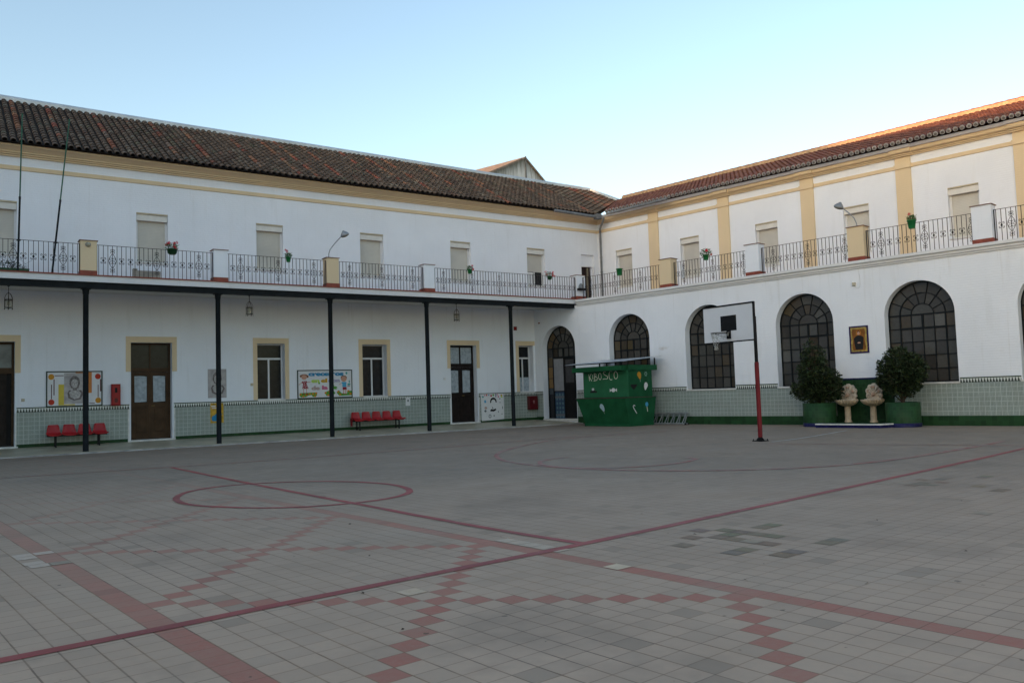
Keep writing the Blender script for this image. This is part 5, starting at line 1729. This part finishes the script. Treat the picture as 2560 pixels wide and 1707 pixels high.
# framed tile picture (generic robed figure with halo)
t = thing("tile_picture", "framed ceramic tile picture of a robed figure between two arched windows", "picture", FR @ T(-15.73, 0, 2.27))
W, H_ = .61, .87
m = MB(); m.box(0, W, -.02, 0, 0, H_); m.build("border", mat("navy_glaze", (0.022, 0.012, 0.07), 0.25, 0.3), t)
m = MB(); m.box(.05, W - .05, -.024, -.02, .05, H_ - .05)
m.build("golden_border", mat("golden_glaze", (0.34, 0.24, 0.06), 0.3, 0.45, scale=16), t)
m = MB(); m.prism([(.11, .10), (W - .11, .10), (W - .09, .20), (W - .12, H_ / 2), (W - .09, H_ - .20), (W - .11, H_ - .10), (.11, H_ - .10), (.09, H_ - .20), (.12, H_ / 2), (.09, .20)], -.027, -.024)
m.build("background", mat("brown_glaze", (0.20, 0.075, 0.012), 0.3, 0.35, scale=5), t)
m = MB(); disc(m, .305, .64, .085, .088, -.029, 20, y1=-.027); m.build("halo", mat("halo_glaze", (0.40, 0.15, 0.02), 0.3), t)
m = MB(); m.prism([(.19, .12), (.42, .12), (.45, .34), (.46, .50), (.38, .56), (.33, .57), (.28, .57), (.22, .55), (.15, .48), (.16, .32)], -.031, -.029); disc(m, .305, .675, .046, .040, -.031, 12, y1=-.029); m.build("robe", K["black"], t)
m = MB(); disc(m, .305, .635, .042, .052, -.033, 14, y1=-.031); disc(m, .31, .335, .05, .025, -.033, 12, y1=-.031); m.build("face_and_hands", K["skin"], t)

# ------------------------------------------------------------------ FOUNTAIN CORNER
t = thing("fountain_platform", "low navy-tiled platform with a white marble edge in front of the green panel", "platform", FR @ T(-15.2, 0, 0))
m = MB()
pl = [(-.98, -1.72), (.97, -1.72), (1.18, -1.28), (1.18, -.03), (-.98, -.03)]
m.slab(pl, 0.0, .088)
m.build("riser", M_NAVY, t)
m = MB()
o_ = .012
m.slab([(-.98 - o_, -1.72 - o_), (.97 + o_, -1.72 - o_), (1.18 + o_, -1.28), (1.06, -1.26), (.91, -1.62), (-.98 - o_, -1.62)], .088, .125); m.build("marble_edge", M_MARB, t)
m = MB(); m.slab([(-.98, -1.62), (.91, -1.62), (1.06, -1.26), (1.18, -1.20), (1.18, -.03), (-.98, -.03)], .088, .115); m.build("green_top", M_GPANEL, t)
def fountain(label, mw, first=None):
    if first is not None:
        return copy_thing(first, label, mw, "shell fountains on the platform")
    t = thing("drinking_fountain", label, "fountain", mw, "shell fountains on the platform")
    m = MB()
    m.lathe([(.115, 0), (.115, .04), (.095, .07), (.092, .30), (.088, .47), (.10, .50), (.12, .53)], seg=18)
    m.build("pedestal", M_TERRA, t)
    m = MB()
    wv = lambda an, z: 1 + .045 * cos(an * 22)
    m.lathe([(.10, .50), (.16, .52), (.25, .57), (.31, .63), (.335, .685), (.325, .70), (.28, .685), (.18, .62), (.02, .60)], seg=88, a0=pi - 0.0, a1=2 * pi, wave=wv, sy=1.15)
    m.lathe([(.10, .50), (.16, .52), (.25, .57), (.31, .63), (.335, .685), (.325, .70), (.28, .685), (.18, .62), (.02, .60)], seg=30, a0=0, a1=pi, wave=wv, sy=.75)
    m.build("basin", M_TERRA, t)
    m = MB()
    n = 70
    out = []
    for k in range(n + 1):
        a = pi * k / n
        rr_ = .225 * (1 + .16 * abs(sin(a * 5)) ** .7)
        out.append((rr_ * cos(a), .90 + 1.15 * rr_ * sin(a)))
    m.prism([(-.20, .70), (.20, .70), (.245, .80)] + out + [(-.245, .80)], .10, .20)
    m.box(-.25, .25, -.02, .22, .685, .72)
    for k in range(5):
        a = pi * (k + .5) / 5
        m.tube([(.05 * cos(a), .085, .86 + .05 * sin(a)), (.12 * cos(a), .07, .89 + .14 * sin(a)), (.20 * cos(a), .085, .90 + .235 * sin(a))], [.018, .034, .040], 8)
    m.tube([(-.16, .075, .76), (-.20, .06, .82), (-.14, .06, .87), (-.12, .07, .80)], .022, 6); m.tube([(.16, .075, .76), (.20, .06, .82), (.14, .06, .87), (.12, .07, .80)], .022, 6)
    m.build("shell_back", mat("fountain_white_stone", (0.50, 0.44, 0.36), 0.75, 0.3, scale=10, bump=.004), t)
    m = MB()
    m.ball((0, .035, .855), .060, seg=14, rings=8, sc=(1, .8, 1.15))
    m.ball((0, .045, 1.09), .042, seg=10, rings=6, sc=(1.3, .7, 1))
    for sx in (-1, 1):
        m.ball((sx * .165, .055, .965), .040, seg=10, rings=6, sc=(1, .7, 1.2)); m.ball((sx * .024, -.01, .865), .010, seg=6, rings=4)
    m.tube([(0, .0, .83), (0, -.07, .825), (0, -.085, .80)], .013, 6)
    m.build("carved_boss", M_TERRP, t)
    return t
f1 = fountain("left one of two stone shell fountains, beside the wide bush", FR @ T(-15.70, -.50, .115))
fountain("right one of two stone shell fountains, beside the round dark bush", FR @ T(-14.90, -.50, .115), f1)

def planter(label, u, v, r, z1, mw=None):
    t = thing("round_planter", label, "planter", FR @ T(-u, v, 0), "round green-tiled planters beside the fountains")
    m = MB(); m.lathe([(r + .01, 0), (r + .01, .115), (r, .118)], seg=40); m.build("navy_base", M_NAVY, t)
    m = MB(); m.lathe([(r, .10), (r, z1), (r - .03, z1 + .004), (r - .07, z1), (r - .07, z1 - .08)], seg=40); m.build("planter_wall", M_GPLANT, t)
    m = MB(); m.face([((r - .06) * cos(2 * pi * k / 24), (r - .06) * sin(2 * pi * k / 24), z1 - .07) for k in range(24)]); m.build("soil", M_SOIL, t)
planter("round green-tiled planter left of the fountains, under the cone-shaped bush", 16.48, -.80, .50, .735)
planter("round green-tiled planter right of the fountains, under the round-topped bush", 13.90, -.80, .48, .72)

def bush_mat():
    s = NT("bush_leaf")
    a = s.n("ShaderNodeAttribute", attribute_name="tint")
    s.col(a.outputs[0]); s.rough(0.5)
    s.b.inputs["Specular IOR Level"].default_value = 0.35
    return s.m
M_BUSH = bush_mat()
def bush(label, mw, lobes, n, z0, seed):
    random.seed(seed)
    t = thing("potted_shrub", label, "shrub", mw, "dense dark shrubs growing in the round planters")
    m = MB()
    tips = []
    lobes = [(a, b, c, d * 1.08, e * 1.05, f * 1.10) for a, b, c, d, e, f in lobes]
    for (cx, cy, cz, rx, ry, rz) in lobes:
        for _ in range(7):
            a = random.uniform(0, 2 * pi); b = random.uniform(-.6, 1.2)
            tips.append((cx + rx * .85 * cos(a) * cos(b), cy + ry * .85 * sin(a) * cos(b), cz + rz * .85 * sin(b)))
    m.tube([(0, 0, z0 - .1), (.02, 0, z0 + .25), (-.01, .02, z0 + .7), (.02, 0, z0 + 1.4)], [.07, .055, .04, .02], 8)
    for q in tips:
        h = random.uniform(.05, .6)
        m.tube([(0, 0, z0 + h), (q[0] * .5, q[1] * .5, (z0 + h + q[2]) * .5 + .05), q], [.022, .014, .005], 5, cap=False)
    m.build("stems", M_BARK, t)
    m = MB()
    # twig sprays: clusters of pointed leaves around many tips
    sprays = []
    tot = sum(l[3] * l[4] * l[5] for l in lobes)
    for (cx, cy, cz, rx, ry, rz) in lobes:
        k = int(n * (rx * ry * rz) / tot)
        for _ in range(k):
            v = Vector((random.gauss(0, 1), random.gauss(0, 1), random.gauss(0, 1))).normalized()
            q = random.uniform(.35, 1.06) ** .6
            sprays.append((Vector((cx + v.x * rx * q, cy + v.y * ry * q, cz + v.z * rz * q)), v))
    for (p, v) in sprays:
        base = random.choice([(0.018, 0.036, 0.013), (0.030, 0.052, 0.018), (0.012, 0.024, 0.010), (0.040, 0.062, 0.020), (0.022, 0.030, 0.012)])
        up = (v + Vector((0, 0, .7))).normalized()
        for _ in range(random.randint(9, 14)):
            d = (up + Vector((random.gauss(0, .6), random.gauss(0, .6), random.gauss(0, .5)))).normalized()
            s = random.uniform(.045, .085)
            side = d.cross(Vector((random.gauss(0, 1), random.gauss(0, 1), random.gauss(0, 1)))).normalized() * s * .22
            o0 = p + d * random.uniform(-.02, .05)
            k_ = random.uniform(.7, 1.35)
            m.face([o0, o0 + d * s * .5 + side, o0 + d * s, o0 + d * s * .5 - side], 0, False, tuple(c * k_ for c in base))
    m.build("foliage", M_BUSH, t)
bush("cone-shaped dark bush left of the fountains with a narrow top", FR @ T(-16.48, -.80, 0),
     [(-.05, 0, 1.18, .72, .55, .36), (.05, 0, 1.45, .60, .52, .40), (-.12, 0, 1.82, .46, .42, .38), (-.10, 0, 2.22, .34, .32, .32), (-.18, 0, 2.55, .16, .16, .18), (-.52, 0, 1.08, .36, .34, .22), (.42, 0, 1.12, .30, .34, .30), (0.0, 0, .92, .42, .38, .20)], 2000, .66, 3)
bush("round-topped dark bush right of the fountains, leaning in front of a window", FR @ T(-13.90, -.80, 0),
     [(-.10, 0, 1.50, .54, .50, .44), (.26, 0, 1.62, .44, .46, .38), (-.34, 0, 1.82, .30, .30, .26), (-.08, 0, 2.02, .34, .34, .30), (.28, 0, 1.95, .28, .30, .20), (.0, 0, 1.12, .42, .38, .26), (-.40, 0, 1.36, .28, .28, .22), (.26, 0, 1.30, .30, .3, .24)], 1900, .66, 9)
random.seed(77)

# ladder lying on its side against the wall
t = thing("ladder", "aluminium double ladder lying on its side against the dado beside the kiosk", "ladder", FR @ T(-23.45, -.05, 0) )
def ladder_part(name, y0, lean, x1):
    m = MB()
    m.tube([(0, y0 - .10, .035), (x1, y0 - .10, .035)], .032, 6)
    m.tube([(0.10, y0 - .10 + lean, .42), (x1 - .02, y0 - .10 + lean, .42)], .032, 6)
    for k in range(6):
        x = .16 + k * .262
        P0 = Vector((x, y0 - .10, .03)); P1 = Vector((x + .07, y0 - .10 + lean, .42))
        m.faces([P0 + Vector((-.02, -.012, 0)), P0 + Vector((.02, -.012, 0)), P1 + Vector((.02, -.012, 0)), P1 + Vector((-.02, -.012, 0)), P0 + Vector((-.02, .012, 0)), P0 + Vector((.02, .012, 0)), P1 + Vector((.02, .012, 0)), P1 + Vector((-.02, .012, 0))],
                [(0, 1, 2, 3), (7, 6, 5, 4), (0, 4, 5, 1), (1, 5, 6, 2), (2, 6, 7, 3), (3, 7, 4, 0)])
    m.build(name, M_LADD, t)
ladder_part("ladder_flight", -.12, .10, 1.62)
ladder_part("ladder_flight", -.30, .22, 1.60)
m = MB(); m.box(1.58, 1.66, -.42, -.38, .0, .06); m.box(1.58, 1.66, -.24, -.20, .0, .06); m.build("rubber_foot", M_BLACK, t)

# ------------------------------------------------------------------ KIOSK
ka = math.atan2(-0.99434245, 0.10622187)
KM = T(20.717, 22.593, 0) @ RZ(ka)
t = thing("kiosk", "green wooden kiosk with painted sweets and balloons and a tilted metal roof", "kiosk", KM)
KW, KD = 2.27, 1.36
m = MB()
b0 = [(-KW, 0), (0, 0), (0, KD), (-KW, KD)]
b1 = [(-KW - .21, -.24), (0.0, -.24), (0.0, KD + .2), (-KW - .21, KD + .2)]
V = [(p[0], p[1], 0.0) for p in b0] + [(p[0] , p[1], .10) for p in b0] + [(p[0], p[1], 1.055) for p in b1]
m.faces(V, [(0, 1, 5, 4), (1, 2, 6, 5), (2, 3, 7, 6), (3, 0, 4, 7), (4, 5, 9, 8), (5, 6, 10, 9), (6, 7, 11, 10), (7, 4, 8, 11), (8, 9, 10, 11)])
# vertical ribs on the flared front
for k in range(30):
    f_ = (k + .5) / 30
    if f_ < 0.30: pass
    xb = -KW + KW * f_; xt = -KW - .21 + (KW + .21) * f_
    m.faces([(xb - .008, -.008, .11), (xb + .008, -.008, .11), (xt + .008, -.248, 1.05), (xt - .008, -.248, 1.05), (xb - .012, .002, .11), (xb + .012, .002, .11), (xt + .012, -.238, 1.05), (xt - .012, -.238, 1.05)],
            [(0, 1, 2, 3), (1, 5, 6, 2), (4, 0, 3, 7)])
m.box(-KW - .02, .012, -.012, 0.0, 0, .10); m.box(0, .012, 0, KD, 0, .10)
m.build("counter", M_KGREEN, t)
m = MB(); m.box(-KW - .23, .015, -.26, KD + .2, 1.055, 1.078); m.build("counter_top", mat("counter_edge", (0.07, 0.05, 0.045), 0.6), t)
m = MB(); m.box(-KW + .02, -.0, 0.02, KD, 1.078, 2.10); m.build("cabin", M_KGREEN, t)
m = MB(); m.box(-KW, .01, -.03, .02, 1.085, 2.085, bev=.006); m.build("front_shutter", M_KGREEN2, t)
m = MB()
m.box(-KW - .30, -.04, -.34, -.02, 2.075, 2.255, bev=.006); m.box(-KW - .30, .05, -.02, KD + .27, 2.07, 2.27)
m.build("fascia", M_KGREEN, t)
for (x, y_) in ((-KW - .24, -.28), (-KW / 2, -.28), (-.10, -.28), (-KW - .2, KD + .2), (0, KD + .2)):
    m = MB()
    m.box(x - .02, x + .02, y_ - .02, y_ + .02, 2.26, 2.375 + .087 * (y_ + .3))
    m.build("roof_post", M_STEEL, t)
m = MB()
m.box(-KW - .28, -.02, -.30, -.27, 2.355, 2.39)
m.build("roof_beam", M_STEEL, t)
m = MB()   # corrugated sheet
nx = 60
V, F = [], []
X0, X1_ = -KW - .62, .16
Y0, Y1 = -.42, KD + .42
for j in range(2):
    for i in range(nx + 1):
        x = X0 + (X1_ - X0) * i / nx
        yy = Y0 if j == 0 else Y1
        V.append((x, yy, 2.375 + .20 * j + .012 * (i % 2) + .02 * (x - X0) / 3))
for i in range(nx): F.append((i, i + 1, nx + 2 + i, nx + 1 + i))
m.faces(V, F)
m.faces([(a, b, c - .006) for a, b, c in V], [tuple(reversed(f)) for f in F])
m.build("sheet_roof", M_ZINC, t)
# painted decorations: drawing units are pixels of the front/side elevation
def FX(px): return -KW + (px - 215) / 795 * KW
def FZ(py): return 1.07 + (965 - py) * .00212
yk = -.033
def stroke(m, pts, wd=.020, y=yk, fx=FX):
    P = [(fx(a), FZ(b)) for a, b in pts]
    S = spline([Vector(p) for p in P], .03)
    for p, q in zip(S, S[1:]): m.bar((p.x, p.y), (q.x, q.y), wd, y - .002, y + .002)
LET = [[[(324, 530), (330, 590), (338, 650)], [(372, 520), (334, 592)], [(338, 585), (358, 620), (380, 656)]],
       [[(396, 540), (398, 590), (400, 622)]],
       [[(425, 520), (430, 580), (432, 640)], [(425, 520), (462, 535), (455, 565), (432, 578)], [(432, 578), (478, 595), (470, 640), (412, 652)]],
       [[(528, 512), (503, 560), (512, 620), (535, 635), (553, 600), (550, 545), (528, 512)]],
       [[(640, 503), (602, 500), (594, 530), (625, 560), (668, 590), (660, 625), (620, 625), (580, 630)]],
       [[(752, 500), (715, 495), (695, 540), (698, 610), (718, 648), (748, 640)]],
       [[(812, 498), (785, 540), (788, 610), (815, 635), (843, 600), (842, 540), (812, 498)]]]
m = MB()
for l in LET:
    for s_ in l: stroke(m, s_)
m.build("lettering", M_CREAMPT, t)
def bal(name, key, cx, cy, rx, ry, y, fx, side=False, string=True, tilt=0):
    m = MB()
    n = 22
    pts = []
    for k in range(n):
        a = 2 * pi * k / n
        q = 1 + (.25 if sin(a) < -0.6 else 0) * (-sin(a) - .6) / .4
        px = cx + rx * cos(a) * (1 - .25 * max(0, -sin(a))) + tilt * max(0, -sin(a)) * rx
        py = cy - ry * sin(a) * q
        pts.append((fx(px), FZ(py)))
    m.prism(pts, y - .002, y + .001)
    o = m.build(name, K[key], t)
    if string:
        m = MB(); m.bar((fx(cx + tilt * rx), FZ(cy + ry * 1.2)), (fx(cx + tilt * rx + 3), FZ(cy + ry * 1.9)), .008, y - .002, y + .001); s2 = m.build("string", M_CREAMPT, o)
        return o, s2
    return o, None
bal("painted_balloon", "lightblue", 590, 1130, 38, 62, -.17, FX, tilt=.5)
for o in [o for o in t.children if o.name.startswith("painted_balloon")]:
    # follow the slope of the counter front
    for ob in [o] + list(o.children):
        for v in ob.data.vertices:
            v.co.y = -.24 * (v.co.z - .10) / .955 - .014 + (v.co.y + .17)
m = MB(); disc(m, FX(760), FZ(830), .10, .075, yk, 16)
for sx in (-1, 1):
    m.prism([(FX(760 + sx * 32), FZ(830)), (FX(760 + sx * 62), FZ(800)), (FX(760 + sx * 62), FZ(862))][::sx], yk - .002, yk + .001)
m.build("painted_candy", K["white"], t)
m = MB(); m.box(FX(340), FX(465), yk - .002, yk + .001, FZ(868), FZ(835)); m.box(FX(370), FX(425), yk - .002, yk + .001, FZ(835), FZ(790)); m.build("painted_hat", K["black"], t)
m = MB(); m.box(FX(375), FX(391), yk - .004, yk - .002, FZ(825), FZ(785)); m.box(FX(397), FX(413), yk - .004, yk - .002, FZ(825), FZ(785)); m.build("painted_square", K["white"], t)
# side face drawings: built in a local elevation then turned onto the x = 0 side
def side(o, y_off):
    for ob in [o] + list(o.children):
        for v in ob.data.vertices:
            x, y, z = v.co
            v.co = (.004 - (y - y_off), x, z)
def SXp(px): return (px - 1010) / 450 * 1.32
sideobjs = []
o, _ = bal("painted_balloon", "orange", 1225, 580, 38, 60, 0, SXp, tilt=.4); sideobjs.append(o)
o, _ = bal("painted_balloon", "lilac", 1350, 770, 36, 62, 0, SXp, tilt=-.4, string=False); o.data.materials[0] = K["white"]; sideobjs.append(o)
m = MB(); m.prism([(SXp(a), FZ(b)) for a, b in ((1060, 780), (1112, 838), (1170, 775), (1180, 748), (1160, 738), (1118, 745), (1075, 738), (1052, 752))], -.002, .001); o = m.build("painted_heart", K["black"], t); sideobjs.append(o)
m = MB(); disc(m, SXp(1352), FZ(1098), .083, .085, -.002, 18, y1=.001); o = m.build("painted_lollipop", K["sky"], t)
m2 = MB(); m2.bar((SXp(1352), FZ(1140)), (SXp(1362), FZ(1225)), .03, -.002, .001); m2.build("stick", M_CREAMPT, o); sideobjs.append(o)
m = MB(); stroke(m, [(1125, 1118), (1105, 1103), (1088, 1118), (1095, 1150), (1120, 1195), (1152, 1250)], .032, 0, SXp); o = m.build("painted_cane", K["white"], t); sideobjs.append(o)
m = MB()
for k in range(6):
    a = k * 1.05
    stroke(m, [(1355 + 32 * cos(a), 560 + 45 * sin(a)), (1355 + 14 * cos(a + 1), 560 + 20 * sin(a + 1)), (1355 + 30 * cos(a + 2), 560 + 45 * sin(a + 2))], .012, 0, SXp)
o = m.build("painted_scribble", mat("faded_green_chalk", (0.22, 0.36, 0.28), 0.8), t); sideobjs.append(o)
for o in sideobjs: side(o, 0)

# ------------------------------------------------------------------ BASKETBALL HOOP
BX, BY = 16.37, 13.21
t = thing("basketball_hoop", "basketball hoop with white backboard, black square and red padded post", "basketball hoop", T(BX, BY, 0))
m = MB(); m.tube([(0, 0, 0.0), (0, 0, 3.05)], .042, 12)
m.tube([(0, 0, 2.55), (-1.05, .0, 2.55)], .030, 8); m.tube([(0, 0, 3.0), (-1.05, 0, 3.0)], .030, 8)
m.tube([(-1.04, -.55, 2.62), (-1.04, .62, 2.62)], .02, 6); m.tube([(-1.04, -.55, 3.08), (-1.04, .62, 3.08)], .02, 6)
m.build("post", M_BLACK, t)
m = MB(); m.tube([(0, 0, .10), (0, 0, 1.905)], .054, 16); m.tube([(0, 0, 1.90), (0, 0, 1.93)], [.054, .045], 16, cap=False); m.build("post_pad", mat("red_post_pad", (0.17, 0.010, 0.014), 0.6, 0.2, scale=5), t)
m = MB()
m.slab([(-.14, -.14), (.14, -.14), (.14, .14), (-.14, .14)], .002, .02)
for k in range(4):
    a = pi / 4 * 0 + k * pi / 2
    c_, s_ = cos(a), sin(a)
    n_ = Vector((-s_, c_, 0)) * .006
    for sg_ in (1,):
        A, B, C_ = Vector((.04 * c_, .04 * s_, .02)), Vector((.13 * c_, .13 * s_, .02)), Vector((.04 * c_, .04 * s_, .11))
        m.faces([A - n_, B - n_, C_ - n_, A + n_, B + n_, C_ + n_], [(0, 1, 2), (5, 4, 3), (0, 3, 4, 1), (1, 4, 5, 2), (2, 5, 3, 0)])
for sx in (-1, 1):
    for sy in (-1, 1):
        m.tube([(sx * .115, sy * .115, .02), (sx * .115, sy * .115, .055)], .012, 6)
m.build("base_plate", M_BLACK, t)
bx = 15.20 - BX
yb0, yb1, zb0, zb1 = 12.27 - BY, 13.79 - BY, 2.395, 3.275
m = MB(); m.box(bx, bx + .025, yb0 + .03, yb1 - .0, zb0 + .02, zb1 - .03); bd = m.build("backboard", mat("backboard_white", (0.72, 0.725, 0.74), 0.5, 0.04, scale=2), t)
m = MB()
m.box(bx - .012, bx + .045, yb0, yb1 + .01, zb1 - .03, zb1 + .005); m.box(bx - .012, bx + .045, yb0, yb0 + .03, zb0 - .01, zb1 - .03)
m.box(bx + .005, bx + .045, yb0 + .03, yb1 + .01, zb0 - .01, zb0 + .02); m.box(bx + .027, bx + .045, yb1 - .02, yb1 + .01, zb0 + .02, zb1 - .03)
m.build("board_frame", M_BLACK, bd)
m = MB(); m.box(bx - .004, bx, 12.79 - BY, 13.26 - BY, 2.66, 3.02); m.build("target_square", M_BLACK, bd)
m = MB()
RR, ry_, rz_ = .20, 13.02 - BY, 2.60
rc = bx - .12 - RR
m.tube([(rc + RR * cos(2 * pi * k / 28), ry_ + RR * sin(2 * pi * k / 28), rz_) for k in range(29)], .010, 6, cap=False)
m.box(bx - .03, bx, ry_ - .055, ry_ + .055, rz_ - .13, rz_ + .06); m.box(bx - .14, bx, ry_ - .05, ry_ + .05, rz_ - .008, rz_ + .008)
m.tube([(bx, ry_, rz_ - .12), (rc + .02, ry_ + RR * .98, rz_)], .006, 5); m.tube([(bx, ry_, rz_ - .12), (rc + .02, ry_ - RR * .98, rz_)], .006, 5)
m.build("rim", M_BLACK, t)
m = MB()
random.seed(4)
nn = 14
for k in range(nn):
    a = 2 * pi * k / nn
    L_ = random.choice([.10, .22, .34, .34, .28]) if cos(a) < .3 else random.choice([.05, .08, .16])
    if sin(a) < -.2 and cos(a) > 0: L_ = .06
    pts = [(rc + RR * cos(a), ry_ + RR * sin(a), rz_)]
    z = 0
    s_ = 1
    while z < L_:
        z += .07
        rr_ = RR * (1 - .9 * z) * (1 if z < .3 else .85)
        aa = a + s_ * pi / nn * .9 + random.uniform(-.07, .07)
        s_ = -s_
        pts.append((rc + rr_ * cos(aa) + random.uniform(-.008, .008), ry_ + rr_ * sin(aa), rz_ - z))
    m.tube(pts, .006, 4, cap=False)
    pts2 = [(p[0], p[1], p[2] - .01) for p in pts[:max(2, len(pts) - 1)]]
    if L_ > .15:
        b2 = 2 * (a) - math.atan2(pts[1][1] - ry_, pts[1][0] - rc)
        m.tube([pts[0], (rc + RR * .93 * cos(b2), ry_ + RR * .93 * sin(b2), rz_ - .07), pts[2] if len(pts) > 2 else pts[1]], .006, 4, cap=False)
    if L_ > .25: m.tube([(pts[-1][0] + .02 * cos(q), pts[-1][1] + .015, pts[-1][2] - .02 + .02 * sin(q)) for q in [2 * pi * i / 8 for i in range(9)]], .005, 4, cap=False)
for k in range(nn):
    a = 2 * pi * k / nn
    m.tube([(rc + (RR + .012) * cos(a), ry_ + (RR + .012) * sin(a), rz_ + .012), (rc + (RR - .014) * cos(a + .06), ry_ + (RR - .014) * sin(a + .06), rz_ - .014)], .007, 4)
m.build("net", M_NET, t)

# litter: a few leaves on the paving
random.seed(31)
m = MB()
lp = [(3.0, 6.6), (5.7, 5.4), (2.2, 4.4), (6.6, 3.4), (6.9, 3.0), (3.6, 8.4), (4.6, 3.9), (1.6, 8.2), (7.5, 4.7), (2.4, 5.4), (9.3, 4.8), (5.1, 3.3)]
for k, (x, y) in enumerate(lp):
    s = random.uniform(.012, .03); a = random.uniform(0, pi)
    pts = [(x + s * cos(a), y + s * sin(a), .008), (x - s * .4 * sin(a), y + s * .4 * cos(a), .014), (x - s * cos(a), y - s * sin(a), .007), (x + s * .4 * sin(a), y - s * .4 * cos(a), .006)]
    l_ = MB(); l_.face(pts)
    tag(l_.build("dry_leaf", M_BARK), "small dry leaf scrap lying on the courtyard paving", "leaf", "dry leaf scraps on the paving")

for o in bpy.data.objects:
    if o.type == 'MESH' and o.name.startswith(("lettering",)) and o.parent and not o.data.materials:
        o.data.materials.append(M_PAPER)
